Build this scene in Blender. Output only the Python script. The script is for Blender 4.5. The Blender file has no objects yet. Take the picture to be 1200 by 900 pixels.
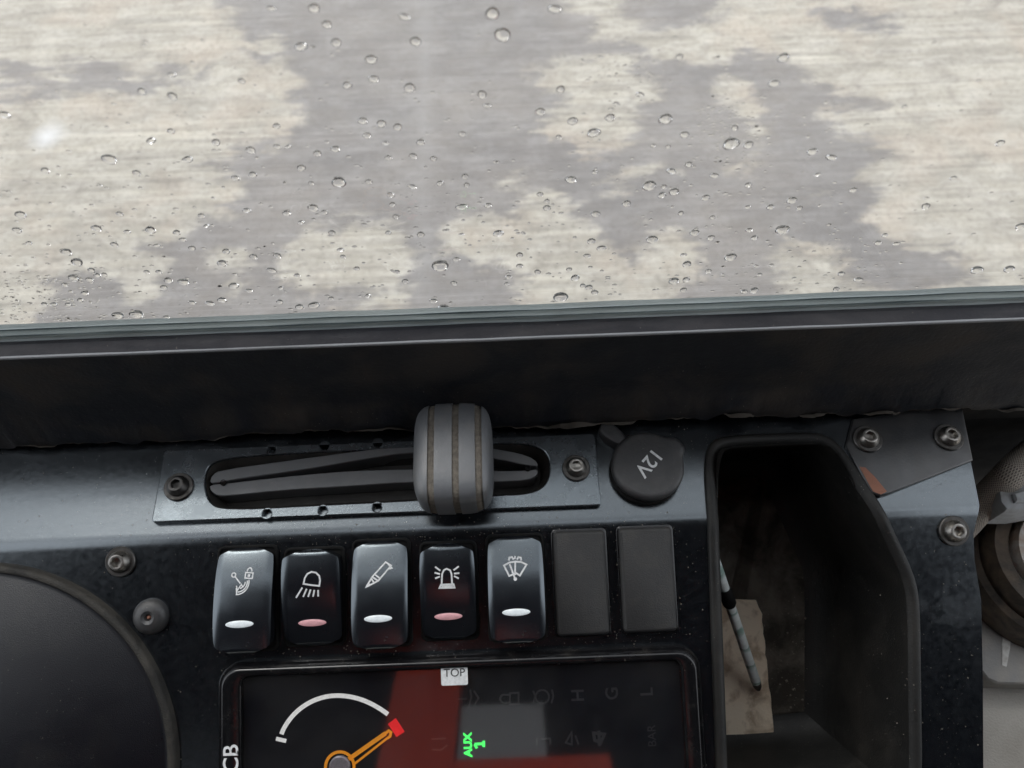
import bpy, bmesh, math, random
from mathutils import Vector, Matrix, noise
R = math.radians
rnd = random.Random(11)
sc = bpy.context.scene
COL = sc.collection

# ------------------------------------------------------------------ camera
F = 942.0                                     # focal length in photo pixels (1200 wide)
PITCH, ROLL = R(62), R(2.2)
CAM = Vector((0, 0, 1.95))
fw = Vector((0, math.cos(PITCH), -math.sin(PITCH)))
U0 = Vector((0, math.sin(PITCH), math.cos(PITCH)))
X0 = Vector((1, 0, 0))
rt = math.cos(ROLL) * X0 - math.sin(ROLL) * U0
up = math.sin(ROLL) * X0 + math.cos(ROLL) * U0
cd = bpy.data.cameras.new('camera'); cam = bpy.data.objects.new('camera', cd); COL.objects.link(cam)
cam.matrix_world = Matrix(((rt.x, up.x, -fw.x, CAM.x), (rt.y, up.y, -fw.y, CAM.y), (rt.z, up.z, -fw.z, CAM.z), (0, 0, 0, 1)))
cd.sensor_width = 36; cd.lens = F / 1200 * 36
cd.clip_start = 0.01; cd.clip_end = 2000
cd.dof.use_dof = True; cd.dof.focus_distance = 0.325; cd.dof.aperture_fstop = 17.0
sc.camera = cam

# ------------------------------------------------------------------ sky, sun, exposure
w = bpy.data.worlds.new('World'); sc.world = w; w.use_nodes = True
nt = w.node_tree; nt.nodes.clear()
SUN_EL, SUN_AZ = R(50), R(-35)                # azimuth from +Y towards +X
sky = nt.nodes.new('ShaderNodeTexSky'); sky.sky_type = 'NISHITA'; sky.sun_disc = False
sky.sun_elevation = SUN_EL; sky.sun_rotation = SUN_AZ; sky.air_density = 1.0; sky.dust_density = 6.0; sky.ozone_density = 1.0
hs = nt.nodes.new('ShaderNodeHueSaturation'); hs.inputs['Saturation'].default_value = 0.3
bg = nt.nodes.new('ShaderNodeBackground'); bg.inputs['Strength'].default_value = 0.12
wo = nt.nodes.new('ShaderNodeOutputWorld')
cl = nt.nodes.new('ShaderNodeMix'); cl.data_type = 'RGBA'; cl.inputs[0].default_value = 0.82; cl.inputs[7].default_value = (9.2, 9.6, 10.2, 1)   # even overcast layer
nt.links.new(sky.outputs[0], hs.inputs['Color']); nt.links.new(hs.outputs[0], cl.inputs[6]); nt.links.new(cl.outputs[2], bg.inputs['Color']); nt.links.new(bg.outputs[0], wo.inputs[0])
sl = bpy.data.lights.new('sun', 'SUN'); sl.energy = 0.9; sl.angle = R(25); sl.color = (1, .97, .93)
so = bpy.data.objects.new('sun', sl); COL.objects.link(so)
sdir = Vector((math.sin(SUN_AZ) * math.cos(SUN_EL), math.cos(SUN_AZ) * math.cos(SUN_EL), math.sin(SUN_EL)))
so.rotation_euler = sdir.to_track_quat('Z', 'Y').to_euler(); so.location = sdir * 50
sc.view_settings.view_transform = 'Standard'; sc.view_settings.look = 'None'
sc.view_settings.gamma = 1; sc.view_settings.exposure = 0.56; sc.view_settings.use_curve_mapping = False
sc.render.engine = 'CYCLES'
sc.cycles.use_denoising = True
sc.cycles.max_bounces = 14; sc.cycles.transparent_max_bounces = 16; sc.cycles.transmission_bounces = 10
sc.cycles.caustics_refractive = False; sc.cycles.caustics_reflective = False

# ------------------------------------------------------------------ pixels -> places
def ray(px, py):
    return (fw + (px - 600) / F * rt - (py - 450) / F * up)
def hit(px, py, O, n):
    d = ray(px, py); return CAM + d * ((O - CAM).dot(n) / d.dot(n))
class Frame:
    def __init__(s, O, u, v, n): s.O, s.u, s.v, s.n = Vector(O), Vector(u), Vector(v), Vector(n)
    def loc(s, px, py, h=0.0):
        p = hit(px, py, s.O + s.n * h, s.n) - s.O
        return Vector((p.dot(s.u), p.dot(s.v)))
    def pt(s, a, b, h=0.0): return s.O + s.u * a + s.v * b + s.n * h
    def mat(s, a=0, b=0, h=0.0, rot=0.0):
        o = s.pt(a, b, h); c, q = math.cos(rot), math.sin(rot)
        uu, vv = s.u * c + s.v * q, s.v * c - s.u * q
        return Matrix(((uu.x, vv.x, s.n.x, o.x), (uu.y, vv.y, s.n.y, o.y), (uu.z, vv.z, s.n.z, o.z), (0, 0, 0, 1)))
    def at(s, px, py, h=0.0, rot=0.0):
        a = s.loc(px, py, h); return s.mat(a.x, a.y, h, rot)
ZL = CAM.z - 0.31                              # height of the dashboard ledge
TILT = R(22)                                   # the lower panel leans to the operator
cy = hit(600, 617, Vector((0, 0, ZL)), Vector((0, 0, 1))).y
O = Vector((0, cy, ZL))
FL = Frame(O, (1, 0, 0), (0, 1, 0), (0, 0, 1))
FP = Frame(O, (1, 0, 0), (0, math.cos(TILT), math.sin(TILT)), (0, -math.sin(TILT), math.cos(TILT)))
YW = hit(600, 493, O, Vector((0, 0, 1))).y     # inner face of the windscreen sill
FW = Frame((0, YW, ZL), (1, 0, 0), (0, 0, 1), (0, -1, 0))
WTOP = FW.loc(600, 397).y
YG = hit(600, 373, Vector((0, 0, ZL + WTOP)), Vector((0, 0, 1))).y   # inner face of the glass
def FH(z): return Frame((0, 0, ZL + z), (1, 0, 0), (0, 1, 0), (0, 0, 1))
def UV(px, py):                                # unfolded dashboard coordinates
    a = FL.loc(px, py)
    return a if a.y >= 0 else FP.loc(px, py)
# folded profile of the dashboard sheet
BA, VR = 0.006, FL.loc(600, 500).y
def slope(v):
    if v < -BA / 2: return TILT
    if v < BA / 2: return TILT * (0.5 - v / BA)
    if v < VR: return 0.0
    if v < VR + .006: return R(65) * (v - VR) / .006
    return R(65)
DV = 0.0002
_tab = {}
def _build():
    y = z = 0.0; _tab[0] = (0, 0)
    for i in range(1, 800):
        a = slope((i - .5) * DV); y += math.cos(a) * DV; z += math.sin(a) * DV; _tab[i] = (y, z)
    y = z = 0.0
    for i in range(-1, -1600, -1):
        a = slope((i + .5) * DV); y -= math.cos(a) * DV; z -= math.sin(a) * DV; _tab[i] = (y, z)
_build()
_zc = _tab[100][1]; _yc = _tab[100][0] - 100 * DV
def fold(u, v, h=0.0):
    t = v / DV; i = math.floor(t); f = t - i
    a, b = _tab[i], _tab[i + 1]
    s = slope(v)
    return Vector((u, O.y + a[0] * (1 - f) + b[0] * f - _yc - math.sin(s) * h, O.z + a[1] * (1 - f) + b[1] * f - _zc + math.cos(s) * h))

# ------------------------------------------------------------------ materials
def nodes(name):
    m = bpy.data.materials.new(name); m.use_nodes = True
    t = m.node_tree; return m, t, t.nodes['Principled BSDF']
def N(t, typ, **kw):
    n = t.nodes.new(typ)
    for k, v in kw.items():
        if k in n.inputs: n.inputs[k].default_value = v
        else: setattr(n, k, v)
    return n
def noise_fac(t, scale, lo, hi, detail=6, rough=.6, stretch=(1, 1, 1), coord='Object', dist=0.0):
    tc = N(t, 'ShaderNodeTexCoord'); mp = N(t, 'ShaderNodeMapping'); mp.inputs['Scale'].default_value = stretch
    t.links.new(tc.outputs[coord], mp.inputs[0])
    n = N(t, 'ShaderNodeTexNoise'); n.inputs['Scale'].default_value = scale; n.inputs['Detail'].default_value = detail
    n.inputs['Roughness'].default_value = rough; n.inputs['Distortion'].default_value = dist
    t.links.new(mp.outputs[0], n.inputs['Vector'])
    r = N(t, 'ShaderNodeMapRange'); r.inputs['From Min'].default_value = lo; r.inputs['From Max'].default_value = hi
    t.links.new(n.outputs['Fac'], r.inputs['Value'])
    return r.outputs['Result'], n.outputs['Fac']
def mixc(t, fac, a, b):
    m = N(t, 'ShaderNodeMix', data_type='RGBA')
    for s, v in ((m.inputs[6], a), (m.inputs[7], b)):
        if hasattr(v, 'is_output'): t.links.new(v, s)
        else: s.default_value = (*v, 1)
    if hasattr(fac, 'is_output'): t.links.new(fac, m.inputs[0])
    else: m.inputs[0].default_value = fac
    return m.outputs[2]
def math_n(t, op, a, b=None, clamp=False):
    m = N(t, 'ShaderNodeMath', operation=op); m.use_clamp = clamp
    for s, v in ((m.inputs[0], a), (m.inputs[1], b)):
        if v is None: continue
        if hasattr(v, 'is_output'): t.links.new(v, s)
        else: s.default_value = v
    return m.outputs[0]
def grimy(name, base, dust=(.10, .085, .065), rough=(.3, .6), spec=.5, metal=0.0, scale=60, amount=(.5, .8), speck=0.0, bump=0.0, bscale=900, stretch=(1, 1, 1), coat=0.0, ior=1.5, tint=None, scuff=0.0):
    """a base colour with a broken film of dust, small specks, uneven gloss and a fine grain"""
    m, t, b = nodes(name)
    d, raw = noise_fac(t, scale, amount[0], amount[1], stretch=stretch, coord='Object', dist=.4)
    c = mixc(t, math_n(t, 'MULTIPLY', d, .6), base, dust)
    if speck:
        s, _ = noise_fac(t, 1100, .70, .74, detail=2)
        k, _ = noise_fac(t, 90, .45, .65)
        c = mixc(t, math_n(t, 'MULTIPLY', math_n(t, 'MULTIPLY', s, k), speck), c, (.32, .29, .24))
    if scuff:
        q1, _ = noise_fac(t, 34, .55, .60, detail=12, rough=.72, stretch=(.7, 1.3, 1), dist=.5)
        q2, _ = noise_fac(t, 9, .46, .60, detail=3)
        c = mixc(t, math_n(t, 'MULTIPLY', math_n(t, 'MULTIPLY', q1, q2), scuff), c, (.060, .066, .072))
    t.links.new(c, b.inputs['Base Color'])
    r, _ = noise_fac(t, scale * 1.7, .3, .7)
    mr = N(t, 'ShaderNodeMapRange'); mr.inputs['To Min'].default_value = rough[0]; mr.inputs['To Max'].default_value = rough[1]
    t.links.new(math_n(t, 'MAXIMUM', r, d), mr.inputs['Value']); t.links.new(mr.outputs[0], b.inputs['Roughness'])
    b.inputs['Specular IOR Level'].default_value = spec; b.inputs['Metallic'].default_value = metal
    b.inputs['IOR'].default_value = ior
    if tint: b.inputs['Specular Tint'].default_value = (*tint, 1)
    if coat: b.inputs['Coat Weight'].default_value = coat; b.inputs['Coat Roughness'].default_value = .08
    if bump:
        _, f = noise_fac(t, bscale, 0, 1, detail=3)
        bn = N(t, 'ShaderNodeBump', Strength=bump, Distance=.0006)
        t.links.new(f, bn.inputs['Height']); t.links.new(bn.outputs[0], b.inputs['Normal'])
    return m
def plain(name, base, rough=.5, spec=.5, metal=0.0, emit=None, estr=1.0):
    m, t, b = nodes(name)
    f, _ = noise_fac(t, 700, .35, .75)
    t.links.new(mixc(t, f, base, tuple(x * .72 for x in base)), b.inputs['Base Color'])
    b.inputs['Roughness'].default_value = rough; b.inputs['Specular IOR Level'].default_value = spec; b.inputs['Metallic'].default_value = metal
    if emit: b.inputs['Emission Color'].default_value = (*emit, 1); b.inputs['Emission Strength'].default_value = estr
    return m
def pane_mat(name, tint, film=0.0, ior=1.45, streak=(1, 1, 1), filmcol=(.7, .68, .62), rgh=.015):
    m = bpy.data.materials.new(name); m.use_nodes = True; t = m.node_tree; t.nodes.clear()
    tr = N(t, 'ShaderNodeBsdfTransparent'); tr.inputs[0].default_value = (*tint, 1)
    gl = N(t, 'ShaderNodeBsdfGlossy'); gl.inputs['Roughness'].default_value = rgh
    fr = N(t, 'ShaderNodeFresnel'); fr.inputs['IOR'].default_value = ior
    ge = N(t, 'ShaderNodeNewGeometry'); mi = N(t, 'ShaderNodeMapRange'); mi.inputs['To Min'].default_value = ior; mi.inputs['To Max'].default_value = 1 / ior
    t.links.new(ge.outputs['Backfacing'], mi.inputs['Value']); t.links.new(mi.outputs[0], fr.inputs['IOR'])   # both faces of the pane meet air
    mx = N(t, 'ShaderNodeMixShader'); t.links.new(fr.outputs[0], mx.inputs[0]); t.links.new(tr.outputs[0], mx.inputs[1]); t.links.new(gl.outputs[0], mx.inputs[2])
    out = N(t, 'ShaderNodeOutputMaterial'); last = mx
    if film:
        df = N(t, 'ShaderNodeBsdfDiffuse'); df.inputs[0].default_value = (*filmcol, 1)
        f, _ = noise_fac(t, 30, .35, .8, detail=8, stretch=streak)
        m2 = N(t, 'ShaderNodeMixShader'); t.links.new(math_n(t, 'MULTIPLY', f, film), m2.inputs[0])
        t.links.new(mx.outputs[0], m2.inputs[1]); t.links.new(df.outputs[0], m2.inputs[2]); last = m2
    t.links.new(last.outputs[0], out.inputs[0])
    return m
M = {}
M['paint'] = grimy('black_sheet_paint', (.0020, .0024, .0040), (.008, .0085, .0095), rough=(.18, .26), spec=1.0, scale=240, amount=(.48, .75), speck=.9, bump=.03, bscale=420, ior=1.85, tint=(.85, .94, 1.0), scuff=.4)
M['plate'] = grimy('black_plate', (.045, .049, .054), (.085, .083, .08), rough=(.20, .32), spec=1.0, scale=80, amount=(.5, .75), speck=.7, bump=.05, ior=1.9, tint=(.82, .93, 1.0))
M['corner'] = grimy('corner_plate_paint', (.016, .017, .020), (.06, .055, .048), rough=(.36, .52), spec=.9, scale=55, amount=(.42, .75), speck=.5, bump=.12, ior=1.6)
M['rubber'] = grimy('slot_rubber', (.095, .098, .103), (.16, .15, .14), rough=(.36, .5), spec=1.0, scale=90, amount=(.5, .8), bump=.1, ior=1.7)
M['black'] = grimy('recess_black', (.006, .006, .006), (.03, .024, .018), rough=(.6, .8), spec=.25, scale=60)
M['well'] = grimy('slot_wall', (.030, .028, .026), (.075, .066, .056), rough=(.5, .7), spec=.5, scale=90, amount=(.4, .75), bump=.2)
M['foam'] = grimy('sill_foam', (.010, .012, .017), (.075, .060, .046), rough=(.5, .75), spec=.5, scale=30, amount=(.44, .70), speck=1, bump=.45, bscale=600)
M['torn'] = grimy('torn_foam', (.075, .066, .056), (.15, .135, .115), rough=(.7, .9), spec=.2, scale=150)
M['seal'] = grimy('window_rubber', (.036, .035, .042), (.12, .112, .112), rough=(.5, .7), spec=.5, scale=120, amount=(.45, .8), speck=1, bump=.3, stretch=(.2, 1, 1))
M['edge'] = grimy('edge_highlight', (.34, .35, .37), (.2, .2, .2), rough=(.3, .5), spec=.6, scale=140, stretch=(.2, 1, 1))  # pale grey colour stands in for the bright highlight on the lip
M['bead_a'] = grimy('wet_sealant', (.44, .50, .515), (.62, .67, .67), rough=(.08, .35), spec=.7, scale=160, amount=(.4, .7), bump=.4, stretch=(.12, 1, 1))
M['bead_b'] = grimy('dark_sealant', (.11, .14, .15), (.34, .40, .41), rough=(.1, .4), spec=.7, scale=160, amount=(.42, .7), bump=.4, stretch=(.12, 1, 1))
for k_ in ('bead_a', 'bead_b'):                # clear sealant lets daylight through
    t_ = M[k_].node_tree; pb = t_.nodes['Principled BSDF']; ou = t_.nodes['Material Output']
    tl = t_.nodes.new('ShaderNodeBsdfTranslucent'); t_.links.new(pb.inputs['Base Color'].links[0].from_socket, tl.inputs[0])
    mx_ = t_.nodes.new('ShaderNodeMixShader'); mx_.inputs[0].default_value = .68
    t_.links.new(pb.outputs[0], mx_.inputs[1]); t_.links.new(tl.outputs[0], mx_.inputs[2]); t_.links.new(mx_.outputs[0], ou.inputs[0])
M['steel'] = grimy('dull_zinc', (.42, .40, .37), (.12, .10, .08), rough=(.22, .5), metal=1, scale=350, amount=(.45, .7))
M['dsteel'] = grimy('blackened_steel', (.13, .125, .12), (.07, .06, .05), rough=(.3, .55), metal=.85, scale=350, amount=(.45, .7))
M['rocker'] = grimy('rocker_plastic', (.0055, .006, .009), (.012, .012, .014), rough=(.22, .28), spec=1.0, scale=45, amount=(.45, .9), speck=.5, bump=.02, ior=1.8, tint=(.82, .93, 1.0))
M['blank'] = grimy('blank_plastic', (.034, .034, .0345), (.06, .056, .05), rough=(.5, .62), spec=.5, scale=150, bump=.35, bscale=1800)
M['icon'] = plain('white_print', (.95, .96, .96), .5, emit=(1, 1, 1), estr=.0)
M['lensw'] = plain('white_lens', (.88, .93, .95), .3, emit=(.85, .95, 1), estr=.12)  # slight glow added to make the lens look brighter
M['lensp'] = plain('pink_lens', (.85, .50, .52), .3, emit=(1, .45, .5), estr=.10)  # same added glow, in pink
M['knob'] = grimy('grip_plastic', (.125, .132, .142), (.18, .175, .165), rough=(.40, .52), spec=.8, scale=100, amount=(.48, .75), speck=.5, bump=.1, ior=1.6)
M['dusty'] = grimy('dusty_groove', (.15, .135, .115), (.28, .25, .21), rough=(.8, .95), spec=.1, scale=500, amount=(.35, .65), bump=.5)
M['cap'] = grimy('socket_cap_rubber', (.038, .038, .040), (.075, .07, .065), rough=(.42, .58), spec=.8, scale=150, amount=(.45, .8), speck=.6, bump=.2)
M['shroud'] = grimy('grained_plastic', (.0060, .0065, .0095), (.022, .021, .019), rough=(.27, .36), spec=.55, scale=60, amount=(.5, .85), speck=.6, bump=.30, bscale=2600)
M['lipdust'] = grimy('dusty_lip', (.022, .021, .019), (.10, .09, .075), rough=(.5, .7), spec=.4, scale=70, amount=(.4, .7), bump=.6, bscale=1500)
M['bezel'] = grimy('gloss_bezel', (.007, .007, .008), (.05, .045, .04), rough=(.10, .3), spec=.6, scale=130, amount=(.55, .8), speck=.6)
M['screen'] = grimy('screen_black', (.008, .009, .013), (.012, .012, .015), rough=(.35, .45), spec=.3, scale=40)
M['cover'] = pane_mat('screen_cover', (.97, .97, .98), film=.014, ior=2.0, rgh=.04)
M['glass'] = pane_mat('windscreen_glass', (.98, .983, .98), film=.022, streak=(.25, 1, 1.6))
M['tray'] = grimy('tray_plastic', (.012, .012, .0115), (.065, .058, .05), rough=(.45, .65), spec=.45, scale=28, amount=(.45, .8), speck=1, bump=.3, bscale=1200)
M['trayfloor'] = grimy('tray_dust', (.045, .040, .034), (.26, .23, .195), rough=(.7, .9), spec=.2, scale=55, amount=(.40, .66), speck=1, bump=.5)
M['card'] = grimy('stained_card', (.84, .71, .56), (.30, .19, .11), rough=(.8, .95), spec=.15, scale=95, amount=(.47, .62), speck=1, bump=.4)
M['cabfloor'] = grimy('dusty_floor', (.50, .475, .43), (.28, .25, .215), rough=(.75, .95), spec=.2, scale=30, amount=(.4, .75), speck=1, bump=.6)
M['bracket'] = grimy('grey_bracket', (.30, .295, .285), (.48, .43, .37), rough=(.5, .75), spec=.4, scale=70, amount=(.4, .75), speck=.8, bump=.3)
M['wmark'] = grimy('white_mark', (.75, .74, .71), (.4, .37, .33), rough=(.6, .8), spec=.3, scale=300, amount=(.45, .7))
M['greyplug'] = grimy('grey_plug', (.55, .57, .58), (.26, .23, .20), rough=(.5, .7), spec=.4, scale=120, amount=(.45, .75))
M['boot'] = grimy('collar_rubber', (.06, .054, .048), (.32, .24, .17), rough=(.45, .7), spec=.5, scale=70, amount=(.40, .66), bump=.4)
M['rust'] = grimy('rusty_pipe', (.72, .68, .63), (.40, .20, .09), rough=(.5, .8), metal=.1, scale=130, amount=(.42, .62), bump=.5)
M['chip'] = grimy('bare_primer', (.34, .165, .115), (.20, .12, .09), rough=(.7, .9), spec=.2, scale=300, bump=.5)
M['orange'] = plain('orange_needle', (.80, .30, .02), .5, emit=(1, .36, .02), estr=.25)
M['red'] = plain('red_zone', (.75, .012, .02), .5, emit=(1, .02, .03), estr=.3)
M['white_g'] = plain('gauge_white', (.85, .84, .80), .5, emit=(1, 1, .95), estr=.30)
M['green'] = plain('green_lamp', (.02, .5, .05), .5, emit=(.05, 1, .12), estr=1.1)
M['ghost'] = plain('unlit_symbol', (.045, .046, .050), .5)
M['sticker'] = plain('white_sticker', (.93, .95, .95), .5)
M['ink'] = plain('grey_ink', (.06, .06, .06), .6)
M['hub'] = plain('hub_silver', (.45, .42, .44), .3, metal=.3)
M['reflect_red'] = grimy('reflected_red', (.90, .11, .06), (.8, .12, .07), rough=(.3, .5), spec=.5)  # colour of the added pieces mirrored red in the display
M['liner'] = grimy('dark_cab_liner', (.012, .012, .013), (.02, .02, .02), rough=(.7, .9), spec=.2)
M['reflect_grey'] = grimy('reflected_grey', (.55, .57, .60), (.45, .45, .47), rough=(.7, .9), spec=.2)  # colour of the added boards mirrored grey in the display
M['pencil'] = None
def pencil_mat():
    m, t, b = nodes('striped_paper')
    tc = N(t, 'ShaderNodeTexCoord'); sx = N(t, 'ShaderNodeSeparateXYZ'); t.links.new(tc.outputs['Object'], sx.inputs[0])
    n = N(t, 'ShaderNodeTexNoise', Scale=120.0); t.links.new(tc.outputs['Object'], n.inputs['Vector'])
    v = math_n(t, 'ADD', math_n(t, 'MULTIPLY', sx.outputs[2], 85), math_n(t, 'MULTIPLY', n.outputs['Fac'], 1.2))
    r = N(t, 'ShaderNodeValToRGB'); e = r.color_ramp.elements
    e[0].position = .0; e[0].color = (.75, .80, .77, 1); e[1].position = 1; e[1].color = (.82, .86, .84, 1)
    for p, c in ((.3, (.78, .83, .81)), (.42, (.30, .44, .39)), (.55, (.5, .6, .55)), (.68, (.8, .85, .83))):
        k = e.new(p); k.color = (*c, 1)
    t.links.new(math_n(t, 'FRACT', v), r.inputs[0]); t.links.new(r.outputs[0], b.inputs['Base Color'])
    b.inputs['Roughness'].default_value = .6
    return m
M['pencil'] = pencil_mat()
def hose_mat():
    m, t, b = nodes('braided_sleeve')
    tc = N(t, 'ShaderNodeTexCoord')
    outs = []
    for ang in (38, -38):
        mp = N(t, 'ShaderNodeMapping'); mp.inputs['Rotation'].default_value = (0, 0, R(ang)); mp.inputs['Scale'].default_value = (1, 1, 1)
        t.links.new(tc.outputs['UV'], mp.inputs[0])
        wv = N(t, 'ShaderNodeTexWave', Scale=7.0); wv.inputs['Distortion'].default_value = .6
        t.links.new(mp.outputs[0], wv.inputs[0]); outs.append(wv.outputs['Fac'])
    mxv = math_n(t, 'MAXIMUM', outs[0], outs[1])
    t.links.new(mixc(t, mxv, (.05, .042, .035), (.62, .55, .47)), b.inputs['Base Color'])
    bn = N(t, 'ShaderNodeBump', Strength=.7, Distance=.0008); t.links.new(mxv, bn.inputs['Height']); t.links.new(bn.outputs[0], b.inputs['Normal'])
    b.inputs['Roughness'].default_value = .75
    return m
M['hose'] = hose_mat()
def water_mat():
    m, t, b = nodes('rain_water')
    b.inputs['Base Color'].default_value = (1, 1, 1, 1); b.inputs['Roughness'].default_value = 0.0
    b.inputs['IOR'].default_value = 1.33; b.inputs['Transmission Weight'].default_value = 1.0
    return m
M['water'] = water_mat()
def ground_mat():
    m, t, b = nodes('brushed_wet_concrete')
    wet = N(t, 'ShaderNodeAttribute', attribute_name='wet').outputs['Fac']
    jnt = N(t, 'ShaderNodeAttribute', attribute_name='joint').outputs['Fac']
    wht = N(t, 'ShaderNodeAttribute', attribute_name='white_spot').outputs['Fac']
    _, n1 = noise_fac(t, 7, 0, 1, detail=14, rough=.74, stretch=(.75, 1.6, 1), dist=.4)
    _, n3 = noise_fac(t, 30, 0, 1, detail=6, rough=.7, stretch=(.25, 2.0, 1))
    n2, _ = noise_fac(t, 2.2, .38, .62, detail=4)
    s1, _ = noise_fac(t, 15, .40, .62, detail=7, rough=.75, stretch=(.045, 1.7, 1), dist=.1)     # brush marks run across
    s2, _ = noise_fac(t, 38, .46, .68, detail=5, rough=.7, stretch=(.04, 1.7, 1))
    s3, _ = noise_fac(t, 11, .57, .66, detail=6, rough=.7, stretch=(.06, 2.2, 1))
    g1, _ = noise_fac(t, 60, .50, .70, detail=8, rough=.7)
    b1, _ = noise_fac(t, 3.4, .40, .64, detail=8, rough=.68, stretch=(.6, 1.2, 1))
    b2, _ = noise_fac(t, 13, .44, .66, detail=8, rough=.72, stretch=(.6, 1.3, 1))
    b3, _ = noise_fac(t, 8, .52, .66, detail=8, rough=.7, stretch=(.8, 1.2, 1), dist=.6)
    f = math_n(t, 'ADD', wet, math_n(t, 'ADD', math_n(t, 'MULTIPLY', math_n(t, 'SUBTRACT', n1, .5), 2.3), math_n(t, 'MULTIPLY', math_n(t, 'SUBTRACT', n3, .5), .75)))
    mr = N(t, 'ShaderNodeMapRange', interpolation_type='SMOOTHSTEP'); mr.inputs['From Min'].default_value = .30; mr.inputs['From Max'].default_value = .66
    t.links.new(f, mr.inputs['Value']); wm = mr.outputs[0]
    dry = mixc(t, b1, (.60, .555, .465), (.47, .435, .37))
    dry = mixc(t, math_n(t, 'MULTIPLY', s1, .75), dry, (.34, .315, .272))
    dry = mixc(t, math_n(t, 'MULTIPLY', s2, .55), dry, (.22, .20, .175))
    dry = mixc(t, math_n(t, 'MULTIPLY', b2, .5), dry, (.74, .70, .625))
    dry = mixc(t, math_n(t, 'MULTIPLY', s3, .65), dry, (.24, .22, .198))
    pk, _ = noise_fac(t, 3.0, .50, .62, detail=6)
    dry = mixc(t, math_n(t, 'MULTIPLY', pk, .40), dry, (.52, .43, .345))
    wetc = mixc(t, n2, (.232, .218, .208), (.305, .278, .252))
    wetc = mixc(t, math_n(t, 'MULTIPLY', b1, .7), wetc, (.205, .188, .176))
    wetc = mixc(t, math_n(t, 'MULTIPLY', b2, .55), wetc, (.39, .37, .355))
    wetc = mixc(t, math_n(t, 'MULTIPLY', s2, .45), wetc, (.17, .158, .148))
    c = mixc(t, wm, dry, wetc)
    c = mixc(t, math_n(t, 'MULTIPLY', g1, .55), c, (.15, .132, .11))
    c = mixc(t, math_n(t, 'MULTIPLY', b3, .45), c, (.215, .19, .165))
    c = mixc(t, math_n(t, 'MULTIPLY', jnt, .28), c, (.40, .385, .37))
    c = mixc(t, math_n(t, 'MULTIPLY', wht, .65), c, (.85, .86, .88))
    c = mixc(t, .12, c, (.05, .045, .04))
    t.links.new(c, b.inputs['Base Color'])
    rr = N(t, 'ShaderNodeMapRange'); rr.inputs['To Min'].default_value = .75; rr.inputs['To Max'].default_value = .42
    t.links.new(wm, rr.inputs['Value']); t.links.new(rr.outputs[0], b.inputs['Roughness'])
    bn = N(t, 'ShaderNodeBump', Strength=.35, Distance=.01)
    t.links.new(math_n(t, 'ADD', s1, s2), bn.inputs['Height']); t.links.new(bn.outputs[0], b.inputs['Normal'])
    return m
M['ground'] = ground_mat()

# ------------------------------------------------------------------ mesh helpers
def finish(bm, name, mat, smooth=35):
    me = bpy.data.meshes.new(name)
    bmesh.ops.recalc_face_normals(bm, faces=bm.faces)
    bm.to_mesh(me); bm.free()
    me.materials.append(M[mat])
    if smooth:
        me.shade_smooth(); me.set_sharp_from_angle(angle=R(smooth))
    return me
def mk(name, bm, mat, parent=None, Mx=None, smooth=35, label=None, cat=None, group=None, kind=None):
    me = bm if isinstance(bm, bpy.types.Mesh) else finish(bm, name, mat, smooth)
    o = bpy.data.objects.new(name, me); COL.objects.link(o)
    if parent: o.parent = parent
    if Mx is not None: o.matrix_local = Mx
    return tag(o, label, cat, group, kind)
def tag(o, label=None, cat=None, group=None, kind=None):
    for k, v in (('label', label), ('category', cat), ('group', group), ('kind', kind)):
        if v: o[k] = v
    return o
def thing(name, label, cat, Mx, group=None):
    o = bpy.data.objects.new(name, None); COL.objects.link(o); o.empty_display_size = .01
    o.matrix_world = Mx
    return tag(o, label, cat, group)
def rrect(w_, h_, r, n=6, cx=0, cyy=0):
    pts = []
    for sx, sy, a0 in ((1, 1, 0), (-1, 1, 90), (-1, -1, 180), (1, -1, 270)):
        for i in range(n + 1):
            a = R(a0 + 90 * i / n)
            pts.append((cx + sx * (w_ / 2 - r) + r * math.cos(a), cyy + sy * (h_ / 2 - r) + r * math.sin(a)))
    return pts
def circle(r, n=28, cx=0, cyy=0): return [(cx + r * math.cos(2 * math.pi * i / n), cyy + r * math.sin(2 * math.pi * i / n)) for i in range(n)]
def ccw(p):
    s = sum(p[i - 1][0] * p[i][1] - p[i][0] * p[i - 1][1] for i in range(len(p)))
    return list(p) if s > 0 else list(reversed(p))
def chaikin(p, k=2, closed=True):
    for _ in range(k):
        q = []
        n = len(p)
        for i in range(n if closed else n - 1):
            a, b = p[i], p[(i + 1) % n]
            q += [(a[0] * .75 + b[0] * .25, a[1] * .75 + b[1] * .25), (a[0] * .25 + b[0] * .75, a[1] * .25 + b[1] * .75)]
        p = q
    return p
def dense(p, step):
    q = []
    for i in range(len(p)):
        a, b = Vector(p[i]), Vector(p[(i + 1) % len(p)])
        k = max(1, int((b - a).length / step))
        q += [tuple(a.lerp(b, j / k)) for j in range(k)]
    return q
def inset(p, d):
    if abs(d) < 1e-9: return list(p)
    n = len(p); out = []
    for i in range(n):
        a, b, c = Vector(p[i - 1]), Vector(p[i]), Vector(p[(i + 1) % n])
        e1, e2 = (b - a), (c - b)
        if e1.length < 1e-9: e1 = e2
        if e2.length < 1e-9: e2 = e1
        e1.normalize(); e2.normalize()
        n1, n2 = Vector((-e1.y, e1.x)), Vector((-e2.y, e2.x))
        m = n1 + n2
        if m.length < 1e-6: m = n1
        m.normalize(); k = max(.5, m.dot(n1))
        q = b + m * (d / k); out.append((q.x, q.y))
    return out
ident = lambda u, v, h: Vector((u, v, h))
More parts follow.
